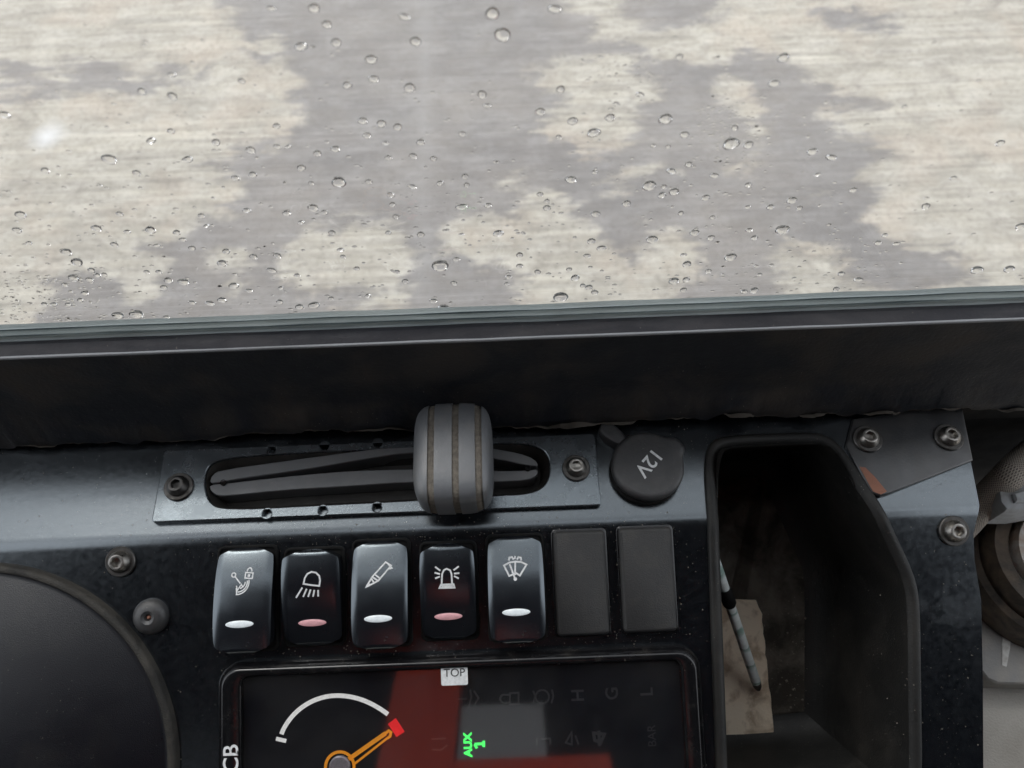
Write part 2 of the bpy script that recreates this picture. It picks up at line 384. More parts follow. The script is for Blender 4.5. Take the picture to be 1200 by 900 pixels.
def loft(bm, outline, prof, cap=True, base=False, f=ident):
    o = ccw(outline); rings = []
    for ins, h in prof:
        rings.append([bm.verts.new(f(x, y, h)) for x, y in inset(o, ins)])
    n = len(o)
    for a, b in zip(rings, rings[1:]):
        for i in range(n): bm.faces.new((a[i], a[(i + 1) % n], b[(i + 1) % n], b[i]))
    if cap: bm.faces.new(rings[-1])
    if base: bm.faces.new(list(reversed(rings[0])))
    return rings
def lathe(bm, prof, n=28, off=(0, 0, 0)):
    rings = []
    for r, z in prof:
        if r < 1e-7: rings.append([bm.verts.new((off[0], off[1], off[2] + z))])
        else: rings.append([bm.verts.new((off[0] + r * math.cos(2 * math.pi * i / n), off[1] + r * math.sin(2 * math.pi * i / n), off[2] + z)) for i in range(n)])
    for a, b in zip(rings, rings[1:]):
        for i in range(n):
            j = (i + 1) % n
            if len(a) == 1: bm.faces.new((a[0], b[j], b[i]))
            elif len(b) == 1: bm.faces.new((a[i], a[j], b[0]))
            else: bm.faces.new((a[i], a[j], b[j], b[i]))
def fill_loops(bm, loops, f):
    """flat face with holes: first loop outside, the rest holes"""
    ed = []
    for lp in loops:
        vs = [bm.verts.new(f(x, y)) for x, y in lp]
        ed += [bm.edges.new((vs[i], vs[(i + 1) % len(vs)])) for i in range(len(vs))]
    bmesh.ops.triangle_fill(bm, use_beauty=True, use_dissolve=False, edges=ed)
def holed_plate(outer, holes, t, bev=.0004, h0=0.0):
    bm = bmesh.new()
    oo = ccw(outer); hh = [ccw(h) for h in holes]
    loft(bm, oo, [(0, h0), (0, h0 + t - bev), (bev * .3, h0 + t - bev * .3), (bev, h0 + t)], cap=False)
    for h in hh: loft(bm, h, [(0, h0), (0, h0 + t - bev), (-bev * .3, h0 + t - bev * .3), (-bev, h0 + t)], cap=False)
    fill_loops(bm, [inset(oo, bev)] + [inset(h, -bev) for h in hh], lambda x, y: (x, y, h0 + t))
    bmesh.ops.remove_doubles(bm, verts=bm.verts, dist=1e-6)
    return bm
def ribbon(bm, pts, wd, closed=False, zf=lambda u, v: 0.0, step=.0015):
    p = []
    n = len(pts)
    for i in range(n if closed else n - 1):
        a, b = Vector(pts[i]), Vector(pts[(i + 1) % n]); k = max(1, int((b - a).length / step))
        p += [a.lerp(b, j / k) for j in range(k)]
    if not closed: p.append(Vector(pts[-1]))
    n = len(p); L = []
    for i in range(n):
        a = p[i - 1] if (closed or i) else p[i]; c = p[(i + 1) % n] if (closed or i < n - 1) else p[i]
        e1 = (p[i] - a); e2 = (c - p[i])
        if e1.length < 1e-9: e1 = e2
        if e2.length < 1e-9: e2 = e1
        e1 = e1.normalized(); e2 = e2.normalized()
        n1 = Vector((-e1.y, e1.x)); m = n1 + Vector((-e2.y, e2.x))
        m = m.normalized() if m.length > 1e-6 else n1
        d = m * (wd / 2 / max(.5, m.dot(n1)))
        pr = []
        for q in (p[i] + d, p[i] - d): pr.append(bm.verts.new((q.x, q.y, zf(q.x, q.y))))
        L.append(pr)
    for i in range(n if closed else n - 1):
        a, b = L[i], L[(i + 1) % n]; bm.faces.new((a[0], a[1], b[1], b[0]))
def box(bm, x0, x1, y0, y1, z0, z1):
    v = [bm.verts.new((x, y, z)) for z in (z0, z1) for y in (y0, y1) for x in (x0, x1)]
    for q in ((0, 2, 3, 1), (4, 5, 7, 6), (0, 1, 5, 4), (2, 6, 7, 3), (0, 4, 6, 2), (1, 3, 7, 5)): bm.faces.new([v[i] for i in q])
def text_bm(body, size, Mx, bold=0.0):
    cu = bpy.data.curves.new('lettering', 'FONT'); cu.body = body; cu.size = size; cu.align_x = 'CENTER'; cu.align_y = 'CENTER'; cu.offset = bold
    o = bpy.data.objects.new('lettering', cu); COL.objects.link(o)
    dg = bpy.context.evaluated_depsgraph_get()
    me = bpy.data.meshes.new_from_object(o.evaluated_get(dg))
    bm = bmesh.new(); bm.from_mesh(me); bm.transform(Mx)
    bpy.data.objects.remove(o); bpy.data.meshes.remove(me); bpy.data.curves.remove(cu)
    return bm
def tube(bm, pts, r, n=14, uvname=None):
    rings = []
    for i, p in enumerate(pts):
        t = (pts[min(i + 1, len(pts) - 1)] - pts[max(i - 1, 0)]).normalized()
        a = t.cross(Vector((0, 0, 1))).normalized(); b = t.cross(a)
        rr = r[i] if isinstance(r, (list, tuple)) else r
        rings.append([bm.verts.new(p + (a * math.cos(2 * math.pi * k / n) + b * math.sin(2 * math.pi * k / n)) * rr) for k in range(n)])
    uvl = bm.loops.layers.uv.new('UV') if uvname else None
    for i in range(len(rings) - 1):
        for k in range(n):
            f = bm.faces.new((rings[i][k], rings[i][(k + 1) % n], rings[i + 1][(k + 1) % n], rings[i + 1][k]))
            if uvl:
                for lp, (cu, cv) in zip(f.loops, ((k, i), (k + 1, i), (k + 1, i + 1), (k, i + 1))): lp[uvl].uv = (2 * cu / n, cv * .10)
    bm.faces.new(rings[0]); bm.faces.new(list(reversed(rings[-1])))

# ------------------------------------------------------------------ ground
def in_poly(x, y, P_):
    c = False; n = len(P_); j = n - 1
    for i in range(n):
        xi, yi = P_[i]; xj, yj = P_[j]
        if (yi > y) != (yj > y) and x < (xj - xi) * (y - yi) / (yj - yi) + xi: c = not c
        j = i
    return c
def pdist(x, y, P_):
    best = 9e9; n = len(P_)
    for i in range(n):
        ax, ay = P_[i - 1]; bx, by = P_[i]
        dx, dy = bx - ax, by - ay; L = dx * dx + dy * dy
        t = 0 if L == 0 else max(0, min(1, ((x - ax) * dx + (y - ay) * dy) / L))
        d = (ax + t * dx - x) ** 2 + (ay + t * dy - y) ** 2
        if d < best: best = d
    return math.sqrt(best)
WETP = [[(205, -120), (255, 2), (283, 25), (292, 55), (308, 78), (330, 68), (350, 95), (340, 125), (352, 140), (335, 165), (285, 173), (262, 185), (240, 203), (268, 207), (287, 218), (272, 245), (258, 262), (236, 250), (226, 270), (208, 279), (165, 285), (196, 294), (190, 312), (178, 350), (150, 352), (140, 325), (122, 316), (65, 318), (52, 352), (20, 460), (500, 480), (940, 460), (905, 300), (912, 280), (960, 288), (985, 300), (1010, 338), (1060, 345), (1160, 330), (1130, 305), (1080, 288), (1036, 276), (1018, 258), (1022, 215), (1006, 205), (1010, 190), (1052, 180), (1040, 170), (985, 160), (962, 132), (1000, 128), (1048, 120), (1000, 114), (975, 108), (937, 80), (924, 62), (860, 64), (810, 76), (775, 70), (735, 55), (690, 48), (705, 40), (690, 25), (665, 8), (655, -120)],
        [(722, 22), (735, 5), (770, -20), (830, -25), (845, 5), (835, 24), (770, 30)], [(945, 8), (1005, 10), (1045, 22), (1040, 34), (985, 32)], [(0, 72), (80, 76), (240, 82), (250, 98), (170, 108), (60, 112), (0, 118)]]
DRYP = [[(332, 292), (350, 280), (400, 262), (430, 255), (480, 275), (487, 300), (476, 320), (472, 362), (432, 362), (424, 342), (350, 344), (338, 312)],
        [(520, 262), (535, 248), (600, 252), (607, 232), (640, 226), (680, 240), (668, 256), (692, 270), (712, 284), (740, 308), (754, 285), (762, 262), (792, 270), (818, 290), (824, 315), (800, 345), (790, 400), (640, 400), (600, 330), (602, 310), (572, 300), (560, 322), (546, 300), (523, 292)],
        [(628, 72), (690, 69), (735, 60), (742, 82), (757, 98), (780, 97), (772, 121), (746, 126), (748, 150), (740, 166), (726, 182), (680, 174), (640, 162), (616, 153), (640, 141), (658, 125), (654, 106), (617, 94)],
        [(708, 217), (730, 204), (775, 192), (792, 195), (760, 209), (740, 217), (720, 225)], [(836, 97), (850, 91), (880, 98), (897, 130), (897, 150), (886, 164), (868, 142), (848, 118)],
        [(945, 232), (962, 224), (974, 226), (960, 238)], [(860, 188), (895, 190), (890, 198), (862, 196)], [(240, 290), (262, 287), (290, 292), (285, 302), (262, 306)], [(262, 320), (285, 312), (295, 330), (275, 345)], [(590, 205), (612, 200), (618, 210), (598, 216)],
        [(325, 40), (340, 60), (322, 72), (306, 62), (300, 45)]]
def g2(p): q = hit(p[0], p[1], Vector((0, 0, 0)), Vector((0, 0, 1))); return (q.x, q.y)
wetg = [[g2(p) for p in P_] for P_ in WETP]; dryg = [[g2(p) for p in P_] for P_ in DRYP]
def axis(lo, hi, st, far):
    a = []; x = lo
    while x <= hi: a.append(x); x += st
    e = [.3, .8, 1.6, 3, 6, 12, 30, 80, 200, 600]
    return [lo - k for k in reversed(e)] + a + [a[-1] + k for k in e]
def build_ground():
    xs = axis(-2.6, 2.6, .03, 0); ys = axis(0.6, 4.0, .03, 0)
    ja, jb = Vector(g2((497, -20))), Vector(g2((497, 350)))
    sp = Vector(g2((57, 160)))  # centre of a small pale fuzzy spot
    V, W, J, S = [], [], [], []
    for y in ys:
        for x in xs:
            V.append((x, y, 0))
            if abs(x) > 2.7 or y > 4.1 or y < .5:
                W.append(.35 + .5 * noise.noise(Vector((x * .6, y * .6, 3)))); J.append(0); S.append(0); continue
            sd = -9
            for k, P_ in enumerate(wetg):
                d = pdist(x, y, P_); d = d if in_poly(x, y, P_) else -d
                if k == 3: d = min(d, .015)
                sd = max(sd, d)
            for P_ in dryg:
                d = pdist(x, y, P_); d = d if in_poly(x, y, P_) else -d
                sd = min(sd, -d)
            W.append(max(-.45, min(1.45, .5 + sd / .16)))
            t = (y - ja.y) / (jb.y - ja.y); xl = ja.x + t * (jb.x - ja.x)
            J.append(max(0, 1 - abs(x - xl) / .045))
            S.append(max(0, min(1, 1.35 - (Vector((x - sp.x, (y - sp.y) * .75)).length + .015 * noise.noise(Vector((x * 30, y * 30, 0)))) / .042)))
    nx = len(xs)
    Fc = [(j * nx + i, j * nx + i + 1, (j + 1) * nx + i + 1, (j + 1) * nx + i) for j in range(len(ys) - 1) for i in range(nx - 1)]
    me = bpy.data.meshes.new('ground'); me.from_pydata(V, [], Fc)
    for nm, D in (('wet', W), ('joint', J), ('white_spot', S)):
        at = me.attributes.new(nm, 'FLOAT', 'POINT'); at.data.foreach_set('value', D)
    me.materials.append(M['ground']); me.update()
    o = bpy.data.objects.new('ground', me); COL.objects.link(o); o['kind'] = 'structure'
build_ground()

# ------------------------------------------------------------------ cab
def vbox(name, x0, x1, y0, y1, z0, z1, mat, parent=None, **kw):
    bm = bmesh.new(); box(bm, x0, x1, y0, y1, z0, z1); return mk(name, bm, mat, parent, **kw)
vbox('cab_floor', -.62, .62, -1.2, YG - .004, ZL - .140, ZL - .130, 'cabfloor', kind='structure')
cab = thing('cab_shell', 'unseen dark lined cab round the dashboard, red and grey boards added for reflections', 'cab', Matrix.Translation((0, -.4, 0)))
def cpart(name, x0, x1, y0, y1, z0, z1, mat): return vbox(name, x0, x1, y0 + .4, y1 + .4, z0, z1, mat, cab)
ZC = CAM.z
cpart('roof', -.62, .66, -.68, YG - .06, ZC + .74, ZC + .77, 'liner')
cpart('front_wall', -.62, .62, YG + .0065, YG + .0095, .75, ZL + .03, 'liner')
cpart('drop_shade_block', -.62, .62, YG + .0095, YG + .11, .70, ZL - .10, 'liner')  # unseen dark block, added so the raindrops refract a dark crescent
cpart('drop_shade_block', -.5, .5, YG + .11, YG + .50, .60, ZL - .72, 'liner')  # lower added block, extends that dark area forward
cpart('side_wall', -.66, -.62, -.68, YG - .004, ZL - .155, ZL - .02, 'liner')
cpart('side_wall', .62, .66, -.68, -.22, ZL - .155, ZC - .12, 'liner')
cpart('shade_panel', -.66, -.62, -.64, -.16, ZL - .02, ZC + .74, 'liner')  # unseen, added to keep sky reflections off the lower dash
cpart('shade_panel', .62, .66, -.64, -.22, ZC - .12, ZC + .74, 'liner')  # right side closed off; front edge set to keep reflections dark
cpart('rear_wall', -.62, .66, -.68, -.64, ZL - .15, ZC + .74, 'liner')
cpart('reflected_red_board', -.215, -.105, -.639, -.60, ZC + .34, ZC + .635, 'reflect_red')  # unseen red board, added only for the red stripe mirrored in the display
cpart('reflected_red_bar', -.104, .12, -.639, -.60, ZC + .30, ZC + .375, 'reflect_red')  # second added red piece, mirrored low in the display
cpart('reflected_grey_board', -.10, .03, -.639, -.605, ZC + .38, ZC + .50, 'reflect_grey')  # pale board added to give the display its grey reflection
cpart('reflected_grey_board', -.58, -.44, -.639, -.605, ZC + .26, ZC + .42, 'reflect_grey')  # another added board, for the grey reflection at the display's left
RP = cab

# ------------------------------------------------------------------ windscreen
ws = thing('windscreen', 'rain spotted clear windscreen with greenish sealed lower edge and grey rubber', 'windscreen', Matrix.Translation((0, YG, ZL + WTOP)))
bm = bmesh.new(); box(bm, -.62, .62, 0, .005, -.012, 1.02); mk('pane', bm, 'glass', ws, smooth=0)
bh = FW.loc(600, 357).y  # not used directly: the beads climb about 9 mm of the glass
bm = bmesh.new()
def strip(bm, prof, x0=-.62, x1=.62, n=60, jit=0.0, seed=0):
    rr = random.Random(seed); rows = []
    for i in range(n + 1):
        x = x0 + (x1 - x0) * i / n
        rows.append([bm.verts.new((x, y + jit * noise.noise(Vector((x * 40, y * 900, seed))), z + jit * noise.noise(Vector((x * 55, z * 900, seed + 5))))) for y, z in prof])
    for a, b in zip(rows, rows[1:]):
        for k in range(len(prof) - 1): bm.faces.new((a[k], b[k], b[k + 1], a[k + 1]))
for k, (z0, z1, d, mt) in enumerate(((.0002, .0021, .0024, 'bead_a'), (.0021, .0036, .0016, 'bead_b'), (.0036, .0056, .0020, 'bead_a'), (.0056, .0066, .0011, 'bead_b'), (.0066, .0088, .0013, 'bead_a'))):
    bm = bmesh.new(); zm = (z0 + z1) / 2
    strip(bm, [(-.0001, z0), (-d * .8, z0 + (zm - z0) * .3), (-d, zm), (-d * .8, z1 - (z1 - zm) * .3), (-.0001, z1)], jit=.0003, seed=k, n=160)
    mk('sealant_bead', bm, mt, ws)
bm = bmesh.new()
dy = YG - YW
strip(bm, [(-dy + .0005, .0002), (-dy + .0022, .0009), (-.004, .0015), (-.0026, .0008), (-.0002, .0010)], jit=.00025, n=120)
mk('rubber_strip', bm, 'seal', ws)

# sill: foam faced wall with a torn lower edge
sill = thing('windscreen_sill', 'dark foam faced sill under the windscreen with torn peeling lower edge', 'sill', Matrix.Translation((0, YW, ZL)))
def jag(x):
    px = 600 + x / .00035
    a = .0012 * noise.noise(Vector((x * 45, 1.3, 0))) + .0010 * noise.noise(Vector((x * 210, 4.1, 0)))
    tears = ((300, 60, .0035), (375, 28, .0050), (440, 40, .0045), (700, 60, .0025), (790, 45, .0030), (860, 30, .0045), (935, 60, .0025), (1080, 80, .002), (120, 60, .0012))
    for c, wd, am in tears:
        t = abs(px - c) / wd
        if t < 1: a += am * (1 - t ** 4)
    st_ = noise.noise(Vector((x * 120, 9.1, 2)))
    a += .0011 * max(-.5, min(.5, st_ * 6)) + .0005 * noise.noise(Vector((x * 600, 2, 5)))
    return -.0002 + a
bm = bmesh.new(); rows = []
n = 1400
for i in range(n + 1):
    x = -.62 + 1.24 * i / n; j = jag(x)
    cur = .0016 * max(0, noise.noise(Vector((x * 90, 8.8, 0))))
    j += .0036
    prof = [(.004, j + .0030), (-.0030, j + .0004), (-.0048 - cur, j), (-.0050 - cur * .5, j + .0012), (-.0044, j + .005), (-.0012, .018), (.0003, .03), (0, WTOP - .006), (0, WTOP - .0012)]
    rows.append([bm.verts.new((x, y, z)) for y, z in prof])
for a, b in zip(rows, rows[1:]):
    for k in range(len(a) - 1): bm.faces.new((a[k], b[k], b[k + 1], a[k + 1]))
fm = mk('foam_face', bm, 'foam', sill, smooth=50)
bm = bmesh.new(); rows = []
for i in range(n + 1):
    x = -.62 + 1.24 * i / n; j = jag(x) + .0036
    q = max(0, noise.noise(Vector((x * 60, 2.2, 7))) - .08) * .0060 * (1 if x > -.03 else .45)
    lw = min(1, q / .0006) * .9 + .1
    rows.append([bm.verts.new((x, y, z)) for y, z in ((-.0036, j - .0001 * lw), (-.0048, j - .0003 * lw), (-.0050 - .0008 * lw - q * .3, j + .0003), (-.0050 - .0010 * lw - q * .6, j + .0004 + q * .6), (-.0048 - .0006 * lw - q * .2, j + .0004 + q))])
for a, b in zip(rows, rows[1:]):
    for k in range(4): bm.faces.new((a[k], b[k], b[k + 1], a[k + 1]))
mk('torn_edge', bm, 'torn', fm, smooth=50)
bm = bmesh.new(); strip(bm, [(0, WTOP - .0012), (-.0002, WTOP - .0006), (-.0003, WTOP - .0001), (-.0001, WTOP + .0003), (.0003, WTOP + .0004), (.0007, WTOP + .0002)], n=120, jit=.00008); mk('top_edge_highlight', bm, 'edge', sill)  # strip coloured pale as the highlight along the sill lip
bm = bmesh.new(); box(bm, -.62, .62, .006, .0075, -.03, WTOP - .002); mk('backing_board', bm, 'black', sill)

# ------------------------------------------------------------------ dashboard sheet
SLOT = chaikin([FL.loc(*p)[:] for p in ((252, 542), (300, 536), (440, 529), (580, 522), (624, 523), (644, 535), (644, 566), (626, 581), (577, 583), (483, 589), (380, 594), (268, 600), (246, 592), (241, 560))], 3)
TRAY_PX = [(824, 545), (830, 518), (852, 511), (900, 509), (950, 507), (972, 512), (992, 532), (1028, 587), (1050, 630), (1070, 672), (1077, 705), (1078, 800), (1080, 930), (1070, 960), (852, 975), (840, 950), (837, 850), (831, 680), (828, 606)]
tray_uv = [tuple(UV(*p)) for p in TRAY_PX]
tray_o = dense(chaikin(ccw(tray_uv), 2), .003)
RIGHT = [(1125, 440), (1126, 482), (1138, 542), (1148, 592), (1141, 625), (1142, 655), (1150, 703), (1152, 800), (1153, 1010)]
right_uv = [tuple(UV(*p)) for p in RIGHT]
right_uv[0] = (right_uv[1][0] - .0005, VR + .014)
ub = right_uv[-1]
outer = [(-.42, VR + .014), (-.42, ub[1])] + list(reversed([tuple(p) for p in right_uv]))
outer = dense(ccw(outer), .02)
bm = bmesh.new()
fill_loops(bm, [outer, inset(tray_o, .0015), ccw(SLOT)], lambda x, y: (x, y, 0))
for v in [-BA / 2 + BA * k / 8 for k in range(9)] + [VR + .006 * k / 6 for k in range(7)]:
    bmesh.ops.bisect_plane(bm, geom=bm.verts[:] + bm.edges[:] + bm.faces[:], plane_co=(0, v, 0), plane_no=(0, 1, 0))
res = bmesh.ops.extrude_face_region(bm, geom=bm.faces[:])
low = {v for v in res['geom'] if isinstance(v, bmesh.types.BMVert)}
for v in bm.verts:
    v.co = fold(v.co.x, v.co.y, -.0024 if v in low else -.0001) - O
dash = thing('dashboard', 'black painted sheet metal dashboard folded along its top ledge', 'dashboard', Matrix.Translation(O))
mk('sheet', bm, 'paint', dash, smooth=30)
def bolt_meshes():
    b1 = bmesh.new(); lathe(b1, [(.0060, 0), (.0060, .0009), (.0057, .0012), (.0036, .0012), (.0036, .0008)], 32)
    b2 = bmesh.new()
    N_ = 30; hexr = lambda a: .00185 / math.cos(((a + math.pi / 6) % (math.pi / 3)) - math.pi / 6)
    rings = []
    for r, z in ((.0044, .0010), (.0044, .0018), (.0041, .0026), (.0034, .0036), (.0030, .0041), (.0026, .0042), ('h', .0041), ('h', .0016), ('s', .0014)):
        ring = []
        for i in range(N_):
            a = 2 * math.pi * i / N_; rr = hexr(a) if r == 'h' else (.0008 if r == 's' else r)
            ring.append(b2.verts.new((rr * math.cos(a), rr * math.sin(a), z)))
        rings.append(ring)
    for a, b in zip(rings, rings[1:]):
        for i in range(N_): b2.faces.new((a[i], a[(i + 1) % N_], b[(i + 1) % N_], b[i]))
    b2.faces.new(rings[-1])
    return b1, b2
_w, _b = bolt_meshes()
W_d = finish(_w, 'washer', 'dsteel'); W_s = W_d.copy(); W_s.materials[0] = M['steel']
B_d = finish(_b, 'bolt', 'dsteel'); B_s = B_d.copy(); B_s.materials[0] = M['steel']
def bolt(parent, fr, px, py, base=0.0, bright=True, wb=False, sc_=1.0):
    Pm = parent.matrix_world.inverted() @ fr.at(px, py, base, rnd.uniform(0, 6)) @ Matrix.Scale(sc_, 4)
    b = mk('bolt', B_s if bright else B_d, None, parent, Pm)
    mk('washer', W_s if wb else W_d, None, b)
bpy.context.view_layer.update()
bolt(dash, FP, 142, 658, 0, True, False)
bolt(dash, FP, 1117, 622, 0, True, False)

# rubber plug
g = FP.at(178, 722)
bm = bmesh.new(); lathe(bm, [(.0070, 0), (.0070, .0012), (.0062, .0028), (.0045, .0039), (.0026, .0042), (.0014, .0036), (.0010, .0024), (0, .0020)], 32)
pl = thing('rubber_plug', 'small round black rubber plug with dimpled middle in the dash', 'plug', g); mk('dome', bm, 'cap', pl)
bm = bmesh.new(); lathe(bm, [(.0009, .0026), (.0005, .0030), (0, .0031)], 12); mk('pin', bm, 'chip', pl)

# ------------------------------------------------------------------ throttle slide
pc = FL.loc(440, 565)
PLT = [FL.loc(*p) - pc for p in ((192, 531), (697, 510), (703, 592), (183, 617))]
hx = (PLT[1].x - PLT[0].x + PLT[2].x - PLT[3].x) / 2; hy = (PLT[0].y + PLT[1].y - PLT[2].y - PLT[3].y) / 2
mid = sum(PLT, Vector((0, 0))) / 4
slot_l = [(x - pc.x, y - pc.y) for x, y in SLOT]
small = [(320, 529.5), (382, 525.5), (444, 522), (315, 604), (380, 600.5), (443, 597)]
holes = [slot_l]
for p in small:
    q = FL.loc(*p) - pc; holes.append(circle(.0018, 14, q.x, q.y))
q = rrect(hx, hy, .0016, 4, mid.x, mid.y)
thr = thing('throttle_slide', 'ribbed black throttle knob standing in a long slotted black plate', 'throttle', FL.mat(pc.x, pc.y))
bpy.context.view_layer.update()
plate = mk('slide_plate', holed_plate(q, holes, .0026, .0005), 'plate', thr, smooth=14)
bm = bmesh.new()
loft(bm, ccw(slot_l), [(0.0002, .0016), (.0016, -.001), (.0030, -.0045), (.0036, -.008)], cap=True); mk('slot_well', bm, 'well', thr)
def c4(x, y): return (160 + x / 3.529, 460 + y / 3.529)
def c5(x, y): return (460 + x / 3.243, 450 + y / 3.243)
def lip(pts, z0, z1, name):
    p = [FL.loc(a, b, z1) - pc for a, b in pts]
    bm = bmesh.new(); loft(bm, chaikin([(v.x, v.y) for v in p], 1), [(0, z0), (0, z1 - .0003), (.0003, z1)]); return mk(name, bm, 'rubber', thr, smooth=20)
lip([c4(300, 375), c4(312, 340), c4(345, 320), c4(600, 284), c4(900, 244), c4(1130, 214), c5(250, 225), c5(390, 246), c5(480, 262), c5(540, 284), c5(556, 312), c5(512, 310), c5(395, 284), c5(240, 262), c4(1130, 246), c4(900, 282), c4(700, 318), c4(480, 348), c4(367, 366), c4(345, 372)], -.007, .0022, 'slot_lip')
lip([c4(300, 383), c4(345, 376), c4(367, 376), c4(480, 362), c4(700, 338), c4(900, 322), c4(1130, 316), c5(240, 322), c5(395, 330), c5(512, 328), c5(556, 322), c5(545, 350), c5(510, 366), c5(395, 372), c5(240, 374), c4(1130, 370), c4(900, 386), c4(600, 404), c4(370, 428), c4(330, 425), c4(306, 408)], -.007, .0012, 'slot_lip')
for hp_ in (c4(357, 371), c5(514, 318)):
    e_ = FL.loc(*hp_, .0023) - pc; bm = bmesh.new(); lathe(bm, [(.0012, .0008), (.0012, .00232), (.0009, .00238), (.0008, .0016), (0, .0014)], 16, (e_.x, e_.y, 0)); mk('end_hole', bm, 'black', thr)
bolt(thr, FL, 210, 571, .0026, False, False, 1.0)
bolt(thr, FL, 675, 549, .0026, True, False, .95)
# knob
KH = .031
kc = FL.loc(531, 532, KH * .75); kb = thr.matrix_world.inverted() @ FL.mat(kc.x, kc.y)
ka = (FL.loc(578, 537, KH * .75).x - FL.loc(485, 537, KH * .75).x) / 2; kbb = (FL.loc(531, 475, KH * .75).y - FL.loc(531, 598, KH * .75).y) / 2 * .955
def sellip(a, b, c, e1, e2, zc, nu=40, nv=28):
    bm = bmesh.new(); sg = lambda t, e: math.copysign(abs(t) ** e, t); rings = []
    for j in range(1, nv):
        ph = -math.pi / 2 + math.pi * j / nv
        rings.append([bm.verts.new((a * sg(math.cos(ph), e1) * sg(math.cos(2 * math.pi * i / nu), e2), b * sg(math.cos(ph), e1) * sg(math.sin(2 * math.pi * i / nu), e2), zc + c * sg(math.sin(ph), e1))) for i in range(nu)])
    for r0, r1 in zip(rings, rings[1:]):
        for i in range(nu): bm.faces.new((r0[i], r0[(i + 1) % nu], r1[(i + 1) % nu], r1[i]))
    t0, t1 = bm.verts.new((0, 0, zc - c)), bm.verts.new((0, 0, zc + c))
    for i in range(nu):
        bm.faces.new((rings[0][(i + 1) % nu], rings[0][i], t0)); bm.faces.new((rings[-1][i], rings[-1][(i + 1) % nu], t1))
    return bm
knob = mk('knob', sellip(ka * .975, kbb * .985, .0115, .45, .45, KH - .0122), 'dusty', thr, kb)
gro = [-.52 * ka, .09 * ka, .66 * ka]; gw = .0013
cuts = [-9, gro[0] - gw, gro[0] + gw, gro[1] - gw, gro[1] + gw, gro[2] - gw, gro[2] + gw, 9]
for k in range(0, 8, 2):
    bm = sellip(ka, kbb, .0122, .45, .45, KH - .0122, 56, 34)
    for x, s in ((cuts[k], -1), (cuts[k + 1], 1)):
        if abs(x) < 1:
            r_ = bmesh.ops.bisect_plane(bm, geom=bm.verts[:] + bm.edges[:] + bm.faces[:], plane_co=(x, 0, 0), plane_no=(s, 0, 0), clear_outer=True)
            bmesh.ops.edgeloop_fill(bm, edges=[e for e in r_['geom_cut'] if isinstance(e, bmesh.types.BMEdge)])
    mk('grip_pad', bm, 'knob', knob, smooth=40)
bm = bmesh.new(); loft(bm, rrect(.009, .005, .002, 4), [(0, -.012), (0, .014)]); mk('stem', bm, 'black', thr, kb)

# ------------------------------------------------------------------ 12 V socket cap
HC = .0065
sc_c = FP.loc(757, 551, 0)
scm = FL.at(757, 551, 0)
cR = (FL.loc(800, 551, HC) - FL.loc(714, 551, HC)).length / 2
sock = thing('power_socket', 'round black rubber power socket cap with tab marked 12V', 'socket', scm)
def capout(k=1.0):
    out = []
    for i in range(72):
        a = 2 * math.pi * i / 72; d = (a - R(33) + math.pi) % (2 * math.pi) - math.pi
        r = cR * k * (1 + .20 * math.exp(-(d / .30) ** 4)); out.append((r * math.cos(a), r * math.sin(a)))
    return out
bm = bmesh.new(); loft(bm, circle(cR * .98, 48, -.0008, -.001), [(0, -.0005), (0, .0022), (.0008, .003)]); mk('socket_flange', bm, 'black', sock)
bm = bmesh.new(); loft(bm, capout(), [(.0012, .0028), (.0, .0034), (0, HC - .0014), (.0004, HC - .0006), (.0013, HC), (.0022, HC + .0001)]); lid = mk('cap', bm, 'cap', sock)
bm = bmesh.new(); loft(bm, chaikin([(-.0195, .0158), (-.0160, .0215), (-.0120, .0200), (-.0060, .0120), (-.0105, .0085)], 2), [(0, -.0002), (0, .0040), (.0006, .0050), (.0014, .0053)]); mk('strap', bm, 'cap', sock)
mk('lettering', text_bm('12V', .0082, Matrix.Translation((.0003, .0006, HC + .0003)) @ Matrix.Rotation(R(226), 4, 'Z'), .00012), 'icon', lid, smooth=0)

